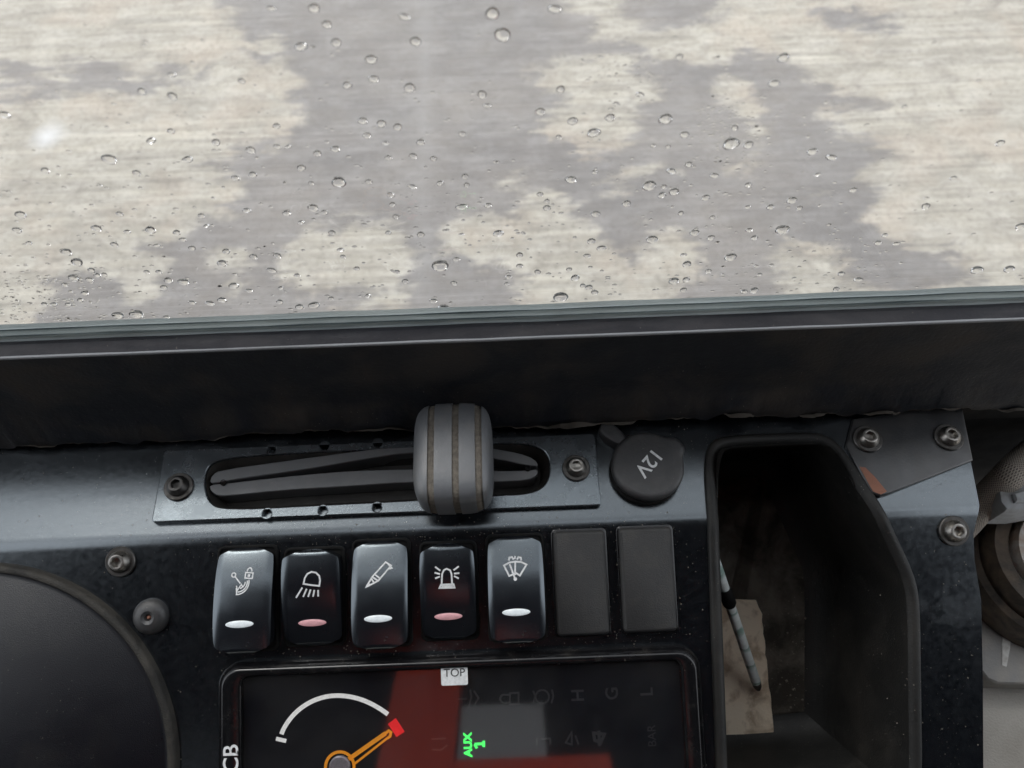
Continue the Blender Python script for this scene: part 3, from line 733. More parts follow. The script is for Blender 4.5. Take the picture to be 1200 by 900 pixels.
# ------------------------------------------------------------------ rocker switches
HR = .0085
def rocker(box_px, tilt, icon, icw, lens, label):
    x0, x1, y0, y1 = box_px
    c = FP.loc((x0 + x1) / 2, (y0 + y1) / 2, HR); wd = abs(FP.loc(x1, (y0 + y1) / 2, HR).x - FP.loc(x0, (y0 + y1) / 2, HR).x)
    ht = abs(FP.loc((x0 + x1) / 2, y0, HR).y - FP.loc((x0 + x1) / 2, y1, HR).y) - .0008
    th = thing('rocker_switch', label, 'switch', FP.mat(c.x, c.y, 0), 'rocker switches in the dash')
    def zt(u, v):
        t = min(1, abs(u) / (wd / 2)); s = min(1, abs(v) / (ht / 2))
        z = HR - .0030 * s * s + tilt * v
        z -= .0004 * t * t + .0006 * max(0, (t - .80) / .20) ** 1.5 + .0016 * max(0, (s - .92) / .08) ** 2
        return z
    bm = bmesh.new(); NU, NV = 22, 36; grid = []
    for j in range(NV + 1):
        s = -1 + 2 * j / NV; s = math.copysign(1 - (1 - abs(s)) ** 1.15, s)
        row = []
        for i in range(NU + 1):
            t = -1 + 2 * i / NU; t = math.copysign(1 - (1 - abs(t)) ** 1.3, t)
            hw = wd / 2 * (1 - .065 * s ** 4 - .055 * max(0, (abs(s) - .90) / .10) ** 2)
            u = t * hw; v = s * (ht / 2 - .0026 * t * t * abs(s) ** 3)
            row.append(bm.verts.new((u, v, zt(u, v))))
        grid.append(row)
    for a, b in zip(grid, grid[1:]):
        for i in range(NU): bm.faces.new((a[i], a[i + 1], b[i + 1], b[i]))
    loop = grid[0] + [r[-1] for r in grid[1:]] + list(reversed(grid[-1][:-1])) + [r[0] for r in reversed(grid[1:-1])]
    lowr = [bm.verts.new((v.co.x * .985, v.co.y * .985, -.001)) for v in loop]
    for i in range(len(loop)):
        j = (i + 1) % len(loop); bm.faces.new((loop[i], lowr[i], lowr[j], loop[j]))
    body = mk('rocker', bm, 'rocker', th, smooth=38)
    zi = lambda u, v: zt(u, v) + .00013
    L = lambda p: FP.loc(p[0], p[1], HR) - c
    bm = bmesh.new()
    for item in icon:
        pts, closed = (item[0], item[1]) if isinstance(item, tuple) and isinstance(item[1], bool) else (item, False)
        ww = item[2] if isinstance(item, tuple) and len(item) > 2 else icw
        ribbon(bm, [tuple(L(p)) for p in pts], ww, closed, zi, .0006)
    mk('icon', bm, 'icon', body, smooth=0)
    lp = L((lens[0], lens[1])); bm = bmesh.new(); n_ = 30; rings = []
    for k, h in ((1, -.0002), (.97, .0003), (.8, .0005), (.4, .0006)):
        rings.append([bm.verts.new((lp.x + .0055 * k * math.cos(2 * math.pi * i / n_), lp.y + .00138 * k * math.sin(2 * math.pi * i / n_), zt(lp.x + .0055 * k * math.cos(2 * math.pi * i / n_), lp.y + .00138 * k * math.sin(2 * math.pi * i / n_)) + h)) for i in range(n_)])
    for a, b in zip(rings, rings[1:]):
        for i in range(n_): bm.faces.new((a[i], a[(i + 1) % n_], b[(i + 1) % n_], b[i]))
    bm.faces.new(rings[-1])
    mk('indicator_lens', bm, lens[2], body)
    # dark mounting frame round the rocker
    bm = bmesh.new(); oo = rrect(wd + .0016, ht + .0010, .0026, 4); ii = rrect(wd * .96, ht * .96, .002, 4)
    loft(bm, oo, [(0, -.0005), (0, .0010), (.0004, .0013), (.0009, .0013), (.0012, .0004)], cap=True); mk('frame', bm, 'black', th)
def c7(x, y): return (230 + x / 4.138, 610 + y / 4.138)
def c8(x, y): return (480 + x / 3.529, 600 + y / 3.529)
def arc(cx, cy_, r, a0, a1, n=10, ry=None): return [(cx + r * math.cos(R(a0 + (a1 - a0) * i / n)), cy_ + (ry or r) * math.sin(R(a0 + (a1 - a0) * i / n))) for i in range(n + 1)]
def m7(P_): return [c7(*p) for p in P_]
def m8(P_): return [c8(*p) for p in P_]
LW = .00066
ic1 = [(m7(arc(172, 268, 10, 0, 330)), True), m7([(180, 276), (208, 308)]), m7([(190, 318), (196, 340), (214, 312), (222, 326)]),
       m7(arc(200, 300, 32, 75, 0, 8)), m7(arc(196, 302, 46, 88, -10, 10)), m7(arc(192, 302, 58, 92, -12, 10)), m7([(190, 330), (194, 356)]),
       (m7([(230, 256), (266, 258), (264, 284), (228, 282)]), True), m7(arc(248, 250, 11, 175, 365, 10, 16)), (m7([(247, 264), (246, 277)]), False, .0009)]
ic2 = [(m7([(522, 306), (528, 278), (540, 258), (560, 248), (582, 252), (598, 268), (602, 290), (598, 316), (560, 312)]), True),
       m7([(516, 324), (484, 375)]), m7([(537, 330), (519, 370)]), m7([(556, 333), (543, 370)]), m7([(574, 336), (567, 369)]), m7([(592, 336), (592, 368)])]
ic3 = [(m7([(850, 276), (912, 206), (940, 222), (880, 294)]), True), m7([(850, 276), (822, 324), (880, 294)]), m7([(846, 284), (858, 300)]), m7([(832, 308), (842, 314)]), m7([(862, 264), (890, 284)]), m7([(922, 212), (944, 234), (932, 238)])]
ic4 = [m8([(133, 296), (135, 256), (142, 240), (154, 234), (168, 240), (174, 256), (176, 296)]), (m8([(130, 300), (182, 298), (186, 312), (124, 314)]), True), m8([(132, 307), (180, 306)]),
       m8([(106, 226), (128, 242)]), m8([(104, 250), (126, 256)]), m8([(106, 274), (126, 266)]), m8([(204, 224), (182, 240)]), m8([(206, 252), (184, 254)]), m8([(204, 274), (184, 264)])]
ic5 = [(m8([(390, 224), (412, 212), (438, 208), (462, 210), (484, 220), (456, 264), (440, 254), (412, 266)]), True), (m8([(414, 218), (434, 272)]), False), (m8(arc(437, 278, 4, 0, 330, 8)), True),
       m8([(437, 206), (436, 262)]), m8([(410, 204), (412, 192), (424, 190), (430, 200)]), m8([(434, 198), (437, 186)]), m8([(444, 200), (450, 190), (460, 192), (462, 204)])]
T = .17
rocker((249, 317, 641, 768), -T, ic1, LW * .72, (281.5, 731, 'lensw'), 'rocker switch with lever and padlock symbol, white indicator')
rocker((329, 398, 643, 762), T * .75, ic2, LW, (364.5, 731, 'lensp'), 'rocker switch with work lamp symbol, pink indicator')
rocker((411, 477, 633, 763), -T, ic3, LW * .9, (443.5, 724.5, 'lensw'), 'rocker switch with slanted marker shaped symbol, white indicator')
rocker((492, 557, 636, 755), T * .75, ic4, LW, (525, 723.5, 'lensp'), 'rocker switch with flashing beacon symbol, pink indicator')
rocker((572, 638, 627, 756), -T, ic5, LW, (605, 717, 'lensw'), 'rocker switch with windscreen wiper symbol, white indicator')
def blank(bx, label):
    x0, x1, y0, y1 = bx; h = .0035
    c = FP.loc((x0 + x1) / 2, (y0 + y1) / 2, h); a = FP.loc(x0, (y0 + y1) / 2, h); b = FP.loc(x1, (y0 + y1) / 2, h)
    wd = b.x - a.x; ht = FP.loc((x0 + x1) / 2, y0, h).y - FP.loc((x0 + x1) / 2, y1, h).y
    th = thing('switch_blank', label, 'blank cover', FP.mat(c.x, c.y), 'blank switch covers')
    bm = bmesh.new(); loft(bm, rrect(wd, ht, .0018, 5), [(0, -.0003), (0, h - .0014), (.0004, h - .0005), (.0012, h)]); mk('cover_plate', bm, 'blank', th)
    bm = bmesh.new(); loft(bm, rrect(wd + .0014, ht + .0014, .0018, 5), [(0, -.0003), (0, .0008), (.0003, .0010)]); mk('rim', bm, 'bezel', th)
blank((650.5, 712, 622, 745), 'blank grey switch cover next to the wiper switch')
blank((728, 791, 618, 741), 'blank grey switch cover beyond the other, nearest the tray')

# ------------------------------------------------------------------ instrument display
HB = .0062
a, b = FP.loc(254, 870, HB), FP.loc(825, 845, HB)
tp = (FP.loc(300, 781, HB).y + FP.loc(780, 758, HB).y) / 2
bt = tp - .108
dc = Vector(((a.x + b.x) / 2, (tp + bt) / 2)); dw, dh = b.x - a.x, tp - bt
dsp = thing('instrument_display', 'glossy black instrument display with a white gauge arc and orange needle', 'display', FP.mat(dc.x, dc.y))
D = lambda px, py, h: FP.loc(px, py, h) - dc
HS = .0030
sa, sb = D(282, 870, HB), D(802, 845, HB); st = (D(300, 795, HB).y + D(780, 772, HB).y) / 2
so_w, so_c = sb.x - sa.x, (sa.x + sb.x) / 2
sbm = -dh / 2 + .008; shh = st - sbm; scy = (st + sbm) / 2
bm = bmesh.new()
oo = ccw(rrect(dw, dh, .0085, 8)); io = ccw(rrect(so_w, shh, .0035, 8, so_c, scy))
loft(bm, oo, [(-.0004, -.0004), (-.0004, .0030), (.0001, .0036), (.0010, .0037), (.0013, .0040), (.0014, HB - .0007), (.0018, HB - .0002), (.0024, HB)], cap=False)
loft(bm, io, [(.0003, HS), (.0, HB - .0010), (-.0004, HB - .0003), (-.0010, HB - .00002)], cap=False)
fill_loops(bm, [inset(oo, .0024), inset(io, -.0010)], lambda x, y: (x, y, HB))
bmesh.ops.remove_doubles(bm, verts=bm.verts, dist=4e-5)
bez = mk('bezel', bm, 'bezel', dsp)
bm = bmesh.new(); loft(bm, inset(io, -.0006), [(0, HS - .001), (0, HS)]); scr = mk('screen', bm, 'screen', dsp, smooth=0)
HV = HB - .0012
bm = bmesh.new(); loft(bm, inset(io, .0003), [(0, HV - .0005), (0, HV)], base=True); mk('cover_glass', bm, 'cover', dsp, smooth=0)
def c1(x, y): return (230 + x / 3.871, 740 + y / 3.871)
def c2(x, y): return (500 + x / 3.529, 740 + y / 3.529)
HI = HS + .00015
G = lambda p, h=HI: tuple(D(p[0], p[1], h))
bm = bmesh.new(); ribbon(bm, [G(c1(*p)) for p in chaikin([(378, 488), (400, 430), (450, 365), (520, 316), (600, 291), (680, 291), (760, 311), (830, 347), (893, 393)], 2, False)], .0017, False, lambda u, v: HI)
ribbon(bm, [G(c1(*p)) for p in ((362, 486), (408, 497))], .0015, False, lambda u, v: HI + .00003); mk('gauge_arc', bm, 'white_g', scr, smooth=0)
bm = bmesh.new(); loft(bm, [G(c1(*p)) for p in ((870, 420), (905, 393), (945, 455), (908, 479))], [(0, HS), (0, HI + .00005)]); mk('red_zone', bm, 'red', scr, smooth=0)
bm = bmesh.new(); hc = G(c1(652, 612)); pxm = .00033 / 3.871 * 1.02
ribbon(bm, [(hc[0] + 63 * pxm * math.cos(R(t)), hc[1] + 63 * pxm * math.sin(R(t))) for t in range(0, 360, 12)], 13 * pxm, True, lambda u, v: HI + .0004)
ribbon(bm, [G(c1(*p)) for p in ((692, 578), (860, 460))], 17 * pxm * 1.1, False, lambda u, v: HI + .0004)
ribbon(bm, [G(c1(*p)) for p in ((712, 604), (878, 474))], 10 * pxm, False, lambda u, v: HI + .0004)
ribbon(bm, [G(c1(*p)) for p in ((852, 466), (874, 449), (884, 456), (880, 474), (866, 484))], 12 * pxm, False, lambda u, v: HI + .00043); ndl = mk('needle', bm, 'orange', scr, smooth=0)
bm = bmesh.new(); lathe(bm, [(47 * pxm, HS), (47 * pxm, HI + .0006), (42 * pxm, HI + .001), (0, HI + .0011)], 28, (hc[0], hc[1], 0)); mk('needle_hub', bm, 'hub', scr)
def put_text(s, size, px, py, h, rot, mat, parent, bold=0.0):
    q = D(px, py, h); mk('lettering', text_bm(s, size, Matrix.Translation((q.x, q.y, h)) @ Matrix.Rotation(R(rot), 4, 'Z'), bold), mat, parent, smooth=0)
put_text('AUX', .0042, *c2(172, 469), HI, 90, 'green', scr, .0002)
bm = bmesh.new()
for l_ in (((198, 466), (237, 464)), ((236, 452), (236, 478)), ((198, 466), (208, 483))): ribbon(bm, [tuple(D(*c2(*p_), HI)) for p_ in l_], .0010, False, lambda u, v: HI + .00002 * len(bm.verts) / 40)
mk('lettering', bm, 'green', scr, smooth=0)
put_text('JCB', .0082, *c1(160, 590), HB + .0001, 90, 'icon', bez, .0001)
for s, p in (('H', (627, 264)), ('G', (768, 256)), ('L', (912, 250))): put_text(s, .0068, *c2(*p), HI, 90, 'ghost', scr, .0001)
put_text('BAR', .0045, *c2(933, 432), HI, 90, 'ghost', scr)
bm = bmesh.new()
def gst(pts, closed=False, wd=.0007): ribbon(bm, [G(c2(*p)) for p in pts], wd, closed, lambda u, v: HI)
gst([(345, 255), (380, 253), (380, 300), (343, 302)], True); gst([(343, 262), (312, 262), (302, 280), (314, 296), (343, 294)])
gst(arc(478, 270, 28, 0, 360, 18)); gst([(440, 245), (450, 270), (440, 296)]); gst([(518, 240), (524, 268), (516, 296)])
gst([(180, 240), (185, 270), (172, 320)]); gst([(195, 245), (215, 275), (200, 300)]); gst([(130, 280), (165, 278)])
gst([(455, 440), (455, 468)]); gst([(470, 445), (510, 443), (512, 468)]); gst([(575, 460), (600, 415), (600, 468)], True); gst([(615, 430), (628, 468)])
gst([(690, 420), (735, 425), (720, 460), (695, 450)], True, .0012); gst([(712, 410), (715, 475)], False, .0012)
gst([(20, 445), (80, 442)]); gst([(22, 488), (60, 490), (85, 470)])
mk('unlit_symbol', bm, 'ghost', scr, smooth=0)
# sticker on the cover glass
q0 = FP.loc(532.5, 791, HV)
stk = thing('sticker', 'tiny white square sticker reading TOP on the display glass', 'sticker', FP.mat(q0.x, q0.y, HV))
bm = bmesh.new(); loft(bm, rrect(.0103, .0076, .0007, 3), [(0, .00005), (0, .0002)]); sp_ = mk('paper', bm, 'sticker', stk, smooth=0)
mk('lettering', text_bm('TOP', .0043, Matrix.Translation((0, .0008, .00028))), 'ink', sp_, smooth=0)

# ------------------------------------------------------------------ steering column shroud
ec = FP.loc(-40, 905, .003); er = FP.loc(206, 905, .003).x - ec.x; er2 = FP.loc(-40, 661, .003).y - ec.y
shr = thing('column_shroud', 'large rounded grained black plastic shroud with dusty rim', 'shroud', FP.mat(ec.x, ec.y))
eo = [(er * math.cos(2 * math.pi * i / 96), er2 * math.sin(2 * math.pi * i / 96)) for i in range(96)]
bm = bmesh.new(); loft(bm, eo, [(-.0006, -.002), (0, .0024), (.0005, .0034), (.0012, .0039), (.0024, .0040), (.0030, .0037)], cap=False); mk('rim', bm, 'lipdust', shr)
bm = bmesh.new(); loft(bm, eo, [(.0029, .0038), (.0034, .0034), (.0046, .0038), (.010, .0056), (.018, .0082), (.03, .0110), (.045, .0134), (.06, .0148), (.075, .0155)]); mk('dome', bm, 'shroud', shr, smooth=60)

# ------------------------------------------------------------------ storage tray
tr0 = FP.pt(*FP.loc(950, 800), -.070)
tray = thing('storage_tray', 'deep black moulded storage tray sunk into the dash', 'tray', Matrix.Translation(tr0))
bm = bmesh.new()
fr_ = lambda u, v, h: fold(u, v, h) - tr0
loft(bm, tray_o, [(0, -.0002), (0, .0008), (.0004, .0014), (.0012, .0018), (.0026, .0018), (.0038, .0012), (.0046, .0)], cap=False, f=fr_); mk('rim', bm, 'tray', tray, smooth=60)
bm = bmesh.new()
DEP = .070
def pk(u, v, h):
    p = fold(u, v, 0.0)
    if h < 0:
        l = p - FP.O; a_, b_ = l.dot(FP.u), l.dot(FP.v)
        p = FP.pt(a_ , b_, h if h > -.5 else h)
        p = p
    return p - tr0
def pocket_ring(ins, h):
    return [(x, y, h) for x, y in inset(tray_o, ins)]
rings = []
for ins, h in ((.0046, 0), (.0052, -.004), (.0060, -.03), (.0068, -.045), (.0080, -.058), (.0115, -.066), (.0175, -.0695), (.02, -DEP)):
    rings.append([bm.verts.new((fr_(x, y, 0) if h == 0 else pk(x, y, h))) for x, y in inset(tray_o, ins)])
nr = len(tray_o)
for a_, b_ in zip(rings, rings[1:]):
    for i in range(nr): bm.faces.new((a_[i], a_[(i + 1) % nr], b_[(i + 1) % nr], b_[i]))
mk('wall', bm, 'tray', tray, smooth=60)
bm = bmesh.new(); bm.faces.new([bm.verts.new(pk(x, y, -DEP)) for x, y in inset(tray_o, .0195)]); mk('bottom', bm, 'trayfloor', tray, smooth=0)
# things in the tray
FT = Frame(FP.pt(0, 0, -DEP), FP.u, FP.v, FP.n)
cpx = [(846, 703), (887, 703), (893, 720), (900, 790), (908, 861), (880, 866), (868, 871), (850, 867)]
cc = FT.loc(875, 790, .003)
card = thing('cardboard_scrap', 'stained brown cardboard scrap lying in the storage tray', 'cardboard', FT.mat(cc.x, cc.y))
pts = [FT.loc(*p, .003) - cc for p in cpx]; pts = [(p.x - (.014 if k in (0, 7) else 0), p.y) for k, p in enumerate(pts)]
bm = bmesh.new(); dn = dense(ccw(pts), .003); dn = [(x + rnd.uniform(-.0003, .0003), y + rnd.uniform(-.0003, .0003)) for x, y in dn]
loft(bm, dn, [(0, .0004), (0, .0026), (.0003, .003)], base=True); mk('sheet', bm, 'card', card)
p1, p0 = FT.pt(*FT.loc(889, 808, .007), .007), FT.pt(*FT.loc(843, 672, .045), .045)
ax = (p1 - p0); Ln = ax.length
pm = Matrix.Translation(p0) @ ax.to_track_quat('Z', 'Y').to_matrix().to_4x4()
pen = thing('paper_stick', 'thin green and white striped stick leaning in the storage tray', 'stick', pm)
bm = bmesh.new(); lathe(bm, [(0, -.03), (.0021, -.03), (.0022, 0), (.0022, Ln * .93)], 16); mk('barrel', bm, 'pencil', pen)
bm = bmesh.new(); lathe(bm, [(.0022, Ln * .93), (.0019, Ln * .97), (.0010, Ln), (0, Ln)], 16); mk('tip', bm, 'boot', pen)
bm = bmesh.new(); lathe(bm, [(.0023, Ln * .12), (.0030, Ln * .14), (.0030, Ln * .24), (.0023, Ln * .26)], 16); mk('clip', bm, 'black', pen)

# ------------------------------------------------------------------ corner plate
cpl = [(998, 493), (1119, 474), (1126, 482), (1138, 541), (1040, 580), (1030, 583), (1020, 579), (1004, 551), (990, 524)]
pcn = FL.loc(1060, 520)
cpt = [FL.loc(*p) - pcn for p in cpl]
cor = thing('corner_plate', 'flat black corner plate held by two bolts beside the tray', 'plate', FL.mat(pcn.x, pcn.y))
bpy.context.view_layer.update()
bm = bmesh.new(); loft(bm, [tuple(p) for p in cpt], [(0, -.0002), (0, .0014), (.0003, .0018), (.0006, .0019)]); mk('sheet', bm, 'corner', cor)
bm = bmesh.new(); loft(bm, [tuple(FL.loc(*p) - pcn) for p in ((1005, 549), (1012, 550), (1024, 562), (1037, 578), (1030, 581.5), (1021, 578))], [(0, .0015), (0, .00205)]); tag(mk('bare_patch', bm, 'chip', cor, smooth=0), 'rust coloured bare corner patch')
bolt(cor, FL, 1016, 515, .0019, True, False); bolt(cor, FL, 1111, 513, .0019, True, False)

# ------------------------------------------------------------------ fittings beside the console
F1 = FH(-.085)
q = F1.loc(1243, 655)
cou = thing('pipe_coupling', 'black rubber collar round a rusty pipe end beside the dashboard', 'coupling', F1.mat(q.x, q.y))
r0 = q.x - F1.loc(1144, 655).x
bm = bmesh.new(); lathe(bm, [(r0 * .96, -.026), (r0, -.024), (r0, -.012), (r0 * .97, -.006), (r0 * .90, -.004), (r0 * .87, -.006), (r0 * .85, .0), (r0 * .80, .004), (r0 * .66, .005), (r0 * .62, .002), (r0 * .62, -.01)], 64); mk('collar', bm, 'boot', cou)
bm = bmesh.new(); lathe(bm, [(r0 * .61, -.026), (r0 * .61, .006), (r0 * .58, .0085), (r0 * .52, .0085), (r0 * .50, .006), (0, .0055)], 56); mk('pipe_end', bm, 'rust', cou)
F2 = FH(-.114)
q = F2.loc(1180, 760)
br = thing('steel_bracket', 'dirty grey bracket plate with a white paint stroke below the coupling', 'bracket', F2.mat(q.x, q.y))
bm = bmesh.new(); loft(bm, [tuple(F2.loc(*p, .004) - q) for p in ((1135, 690), (1160, 710), (1172, 722), (1186, 729), (1235, 733), (1270, 760), (1260, 803), (1170, 801), (1158, 796), (1150, 786), (1135, 780))], [(0, -.012), (0, .003), (.0008, .004)]); mk('sheet', bm, 'bracket', br)
bm = bmesh.new(); loft(bm, [tuple(F2.loc(*p, .0042) - q) for p in ((1176, 733), (1185, 732), (1186, 738), (1184, 760), (1180, 782), (1174, 780), (1174, 755))], [(0, .0036), (.0002, .0043)]); mk('paint_stroke', bm, 'wmark', br, smooth=0)
F3 = FH(-.05)
def p3(px, py, h=0): return F3.pt(*F3.loc(px, py, h), h)
bm = bmesh.new(); hp = [p3(1120, 625, -.03), p3(1140, 603, -.02), p3(1160, 580, -.01), p3(1182, 558, 0), p3(1205, 536, .0), p3(1240, 508, -.005), p3(1290, 470, -.02)]
sp_pts = []
for i in range(len(hp) - 1):
    for k in range(8): sp_pts.append(hp[i].lerp(hp[i + 1], k / 8))
hb = sp_pts[0].copy(); tube(bm, [p - hb for p in sp_pts], .0072, 18, 'UV')
mk('braided_hose', bm, 'hose', None, Matrix.Translation(hb), label='grey brown braided hose running up beside the corner plate', cat='hose')
q = F3.loc(1195, 580)
plg = thing('hose_clip', 'pale grey moulded clip between the braided hose and the collar', 'clip', F3.mat(q.x, q.y, 0))
bm = bmesh.new(); loft(bm, [tuple(F3.loc(*p) - q) for p in ((1170, 574), (1184, 564), (1200, 552), (1240, 540), (1250, 590), (1205, 598), (1180, 598), (1172, 588))], [(0, -.02), (0, -.002), (.0010, -.0005), (.0025, 0)]); mk('body', bm, 'greyplug', plg)
bm = bmesh.new(); loft(bm, [tuple(F3.loc(*p) - q) for p in ((1184, 580), (1206, 572), (1240, 566), (1240, 584), (1204, 590), (1188, 590))], [(0, -.001), (0, .0015), (.0008, .0025)]); mk('tab', bm, 'greyplug', plg)

# ------------------------------------------------------------------ raindrops on the outside of the glass
DROPS = [(128,187,17),(220,187,13),(177,165,13),(253,167,10),(200,154,9),(294,176,11),(276,209,10),(296,205,10),(160,203,9),(117,218,7),(53,200,9),(201,88,11),(166,107,9),(202,113,11),(283,95,8),(5,135,14),
(318,10,10),(368,10,13),(383,29,11),(353,55,15),(394,50,12),(474,20,14),(487,49,13),(577,16,16),(589,41,18),(435,70,14),(438,93,12),(407,100,11),(480,103,13),(565,111,11),(571,124,9),(324,148,9),(325,172,9),(338,172,8),(425,142,11),(447,145,11),(466,149,10),(430,159,10),(452,168,9),(493,167,10),(542,157,9),(372,180,9),(393,175,11),(353,197,10),(455,185,9),(484,183,9),(508,186,8),(397,214,17),(365,215,7),(432,213,8),(483,219,11),(516,215,9),(545,207,8),(547,217,7),
(650,11,16),(657,105,10),(633,131,11),(722,122,8),(715,138,11),(696,156,16),(671,142,12),(655,161,7),(750,111,11),(780,140,16),(802,158,11),(783,172,6),(765,171,7),(857,169,19),(877,170,11),(861,150,8),(807,193,9),(787,201,12),(837,206,11),(796,67,9),(669,211,13),(697,202,7),(761,218,16),(778,219,7),(704,67,6),(918,68,14),(907,98,13),(952,178,12),(974,185,14),(1172,168,10),
(24,252,13),(113,268,12),(140,251,8),(176,270,12),(20,270,10),(34,285,7),(78,296,12),(90,308,13),(86,326,12),(76,334,8),(107,317,8),(114,323,8),(105,328,9),(122,322,7),(99,344,8),(94,352,7),(184,288,9),(134,287,9),(149,272,8),(207,273,9),(214,281,8),(225,291,8),(242,265,8),(289,247,10),(236,253,8),(172,319,7),(186,319,7),(197,329,10),(215,331,13),(192,337,8),(260,309,11),(265,295,9),(274,335,13),(225,355,9),(246,356,11),(260,352,11),(138,370,13),(160,369,16),(195,372,7),(63,357,8),(80,357,7),(297,301,9),(292,341,9),(52,357,7),
(367,244,12),(380,249,9),(336,250,10),(353,261,8),(318,317,12),(325,300,9),(389,273,8),(399,293,9),(402,301,7),(418,315,7),(348,323,7),(455,273,7),(493,275,9),(465,319,8),(475,330,8),(431,347,8),(422,347,5),(541,243,14),(541,275,7),(584,274,13),(535,304,9),(532,332,8),(596,325,8),(594,333,6),(508,353,9),(516,312,19),(520,362,15),(458,229,9),(460,240,8),(464,254,7),(328,354,8),(351,360,10),(368,358,14),(339,369,7),(572,241,9),(329,338,7),(388,350,7),
(633,228,8),(641,244,9),(641,236,7),(698,251,11),(734,239,10),(790,225,11),(776,229,9),(827,232,10),(876,243,8),(835,255,7),(798,250,7),(814,273,11),(833,279,9),(878,270,8),(884,279,8),(693,283,10),(688,300,9),(801,299,8),(805,310,10),(764,281,14),(856,302,14),(667,316,7),(674,326,10),(690,337,9),(697,343,9),(683,335,7),(609,299,8),(609,312,8),(657,349,17),(790,330,12),(804,328,8),(801,340,8),(830,318,8),(872,342,9),(884,341,10),(886,312,7),(890,322,6),(847,322,5),(877,217,8),(705,291,12),(630,319,8),(613,273,5),
(903,243,9),(928,235,12),(937,244,7),(917,270,16),(958,205,8),(1000,223,9),(1085,242,10),(1029,285,9),(1037,276,7),(1050,286,9),(1117,209,8),(1196,266,11),(986,321,8),(1006,328,11),(980,339,8),(1145,317,14),(1183,316,12),(904,311,6),(1060,125,6)]
FG = Frame((0, YG + .00505, ZL), (1, 0, 0), (0, 0, 1), (0, 1, 0))
def drop_bm(bm, seed, f=ident, n=18, m=6, hgt=.5):
    rr = random.Random(seed); ph = [rr.uniform(0, 6.28) for _ in range(3)]; am = [rr.uniform(.02, .09), rr.uniform(.01, .06), rr.uniform(0, .04)]
    def rad(a): return 1 + am[0] * math.cos(2 * a + ph[0]) + am[1] * math.cos(3 * a + ph[1]) + am[2] * math.cos(5 * a + ph[2])
    rings = []
    for j in range(m):
        t = j / m * math.pi / 2; k = math.cos(t); z = hgt * math.sin(t)
        rings.append([bm.verts.new(f(k * rad(2 * math.pi * i / n) * math.cos(2 * math.pi * i / n), k * rad(2 * math.pi * i / n) * math.sin(2 * math.pi * i / n) - .12 * z, z)) for i in range(n)])
    for a_, b_ in zip(rings, rings[1:]):
        for i in range(n): bm.faces.new((a_[i], a_[(i + 1) % n], b_[(i + 1) % n], b_[i]))
    t_ = bm.verts.new(f(0, -.12 * hgt, hgt))
    for i in range(n): bm.faces.new((rings[-1][i], rings[-1][(i + 1) % n], t_))
    bm.faces.new(list(reversed(rings[0])))
dm = []
for k in range(8):
    bm = bmesh.new(); drop_bm(bm, k, hgt=.64 + .05 * (k % 4)); dm.append(finish(bm, 'raindrop', 'water', 60))
# Frame with +n outwards needs u flipped to stay right handed
def drop_mat(x, z, rx, rz, rot):
    c, s = math.cos(rot), math.sin(rot)
    return Matrix.Translation((x, YG + .00505, z)) @ Matrix(((-1, 0, 0, 0), (0, 0, 1, 0), (0, 1, 0, 0), (0, 0, 0, 1))) @ Matrix.Rotation(rot, 4, 'Z') @ Matrix.Diagonal((rx, rz, (rx + rz) / 2, 1))
for k, (px, py, sz) in enumerate(DROPS):
    p = FG.pt(*FG.loc(px, py)); dist = (p - CAM).dot(fw)
    r = sz / F * dist * .51
    el = rnd.uniform(.85, 1.1) if rnd.random() < .8 else rnd.uniform(.55, .8)
    mk('raindrop', dm[k % 8], None, None, drop_mat(p.x, p.z, r, r * el, rnd.uniform(-.5, .5) if el < .8 else rnd.uniform(-.2, .2)), label='clear raindrop clinging to the outside of the windscreen glass', cat='raindrop', group='raindrops on the windscreen')
bm = bmesh.new(); cnt = 0
MIST = ((855, 150, 45, 38, 130), (45, 350, 90, 34, 260), (140, 376, 110, 8, 120), (730, 75, 50, 25, 60), (860, 330, 80, 18, 40), (1000, 300, 40, 30, 30), (500, 240, 30, 20, 20))
spots = []
while len(spots) < 950:
    px, py = rnd.uniform(-20, 1220), 395 * math.sqrt(rnd.random())
    if px > 1000 and rnd.random() < .6: continue
    spots.append((px, py, rnd.choice((2.0, 2.4, 3.0, 3.6, 4.4))))
for cx_, cy_, sx_, sy_, k_ in MIST:
    for _ in range(k_): spots.append((rnd.gauss(cx_, sx_ * .6), rnd.gauss(cy_, sy_ * .6), rnd.uniform(1.5, 3.6)))
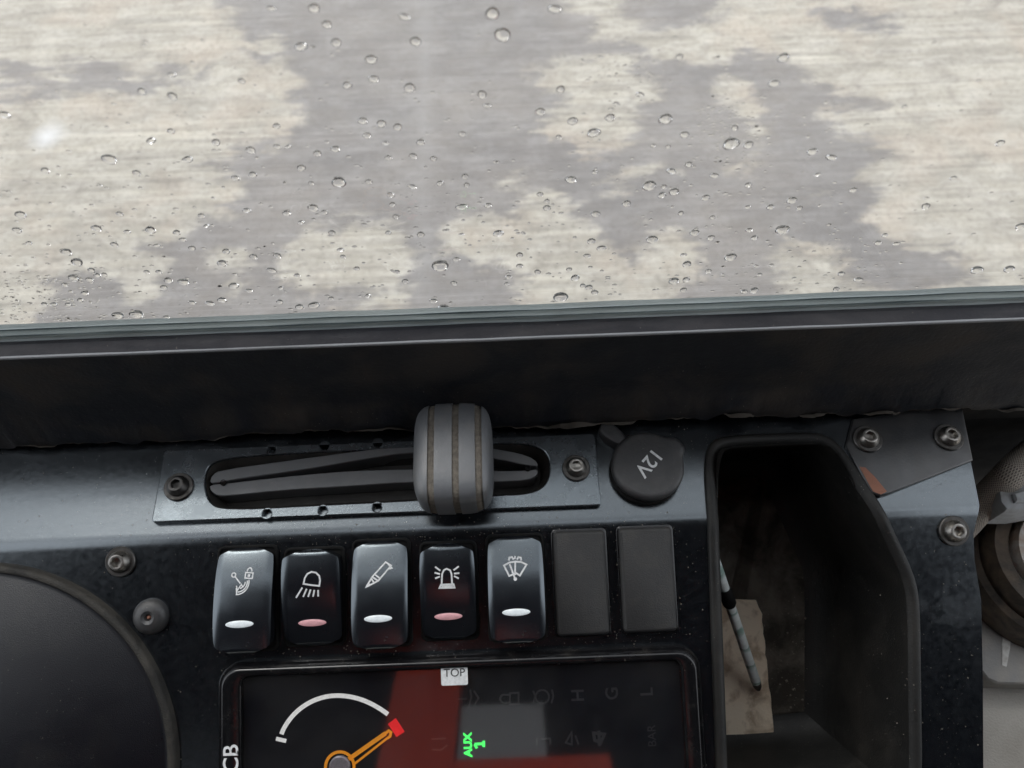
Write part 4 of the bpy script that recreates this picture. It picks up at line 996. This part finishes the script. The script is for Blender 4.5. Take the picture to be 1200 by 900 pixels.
for px, py, sz in spots:
    if py > 357 - (px - 600) * .0375: continue
    p = FG.pt(*FG.loc(px, py)); dist = (p - CAM).dot(fw); r = sz * .55 / F * dist; ex = rnd.uniform(.8, 1.5)
    drop_bm(bm, cnt, lambda u, v, h: Vector((p.x + u * r * ex, YG + .00506 + h * r, p.z + v * r * .9)), 8, 3, .45); cnt += 1
mk('fine_droplets', bm, 'water', None, None, 60, 'fine mist of tiny droplets on the windscreen', 'droplets', None, 'stuff')

# ------------------------------------------------------------------ grit and dust crumbs lying on the dashboard
def crumb(bm, p, n, r):
    t1 = n.orthogonal().normalized(); t2 = n.cross(t1); a0 = rnd.uniform(0, 6)
    vs = [bm.verts.new(p + (t1 * math.cos(a0 + k * 1.57) + t2 * math.sin(a0 + k * 1.57)) * r * rnd.uniform(.6, 1.2)) for k in range(4)]
    tp_ = bm.verts.new(p + n * r * rnd.uniform(.4, .9))
    for k in range(4): bm.faces.new((vs[k], vs[(k + 1) % 4], tp_))
bm = bmesh.new()
AREAS = ((245, 800, 622, 640, 260), (245, 800, 640, 760, 420), (255, 800, 748, 780, 300), (640, 830, 600, 760, 90), (0, 250, 640, 900, 60), (0, 190, 520, 630, 120), (180, 710, 505, 530, 110), (180, 710, 595, 625, 160), (700, 830, 500, 610, 130), (1030, 1150, 560, 900, 160), (985, 1130, 480, 580, 60))
for x0_, x1_, y0_, y1_, k_ in AREAS:
    for _ in range(k_):
        px, py = rnd.uniform(x0_, x1_), rnd.uniform(y0_, y1_) - (rnd.random() * 0)
        py -= ((x0_ + x1_) / -2 + px) * .042
        u, v = UV(px, py)
        if v > VR - .001: continue
        hh = .0018 if (985 < px and py < 580) else (.0026 if (192 < px < 700 and 532 - (px - 192) * .04 < py < 615 - (px - 192) * .045) else -.0001)
        if hh == .0026 and rnd.random() < .5: continue
        sl_ = slope(v); nn = Vector((0, -math.sin(sl_), math.cos(sl_)))
        crumb(bm, fold(u, v, hh), nn, .00008 + .00028 * rnd.random() ** 3)
for _ in range(420):
    px, py = rnd.uniform(848, 1000), rnd.uniform(690, 900)
    crumb(bm, FT.pt(*FT.loc(px, py), .0001), FT.n, .00015 + .0007 * rnd.random() ** 3)
mk('dust_crumbs', bm, 'dusty', None, None, 0, 'pale grit and dust crumbs scattered over the black dashboard', 'grit', None, 'stuff')
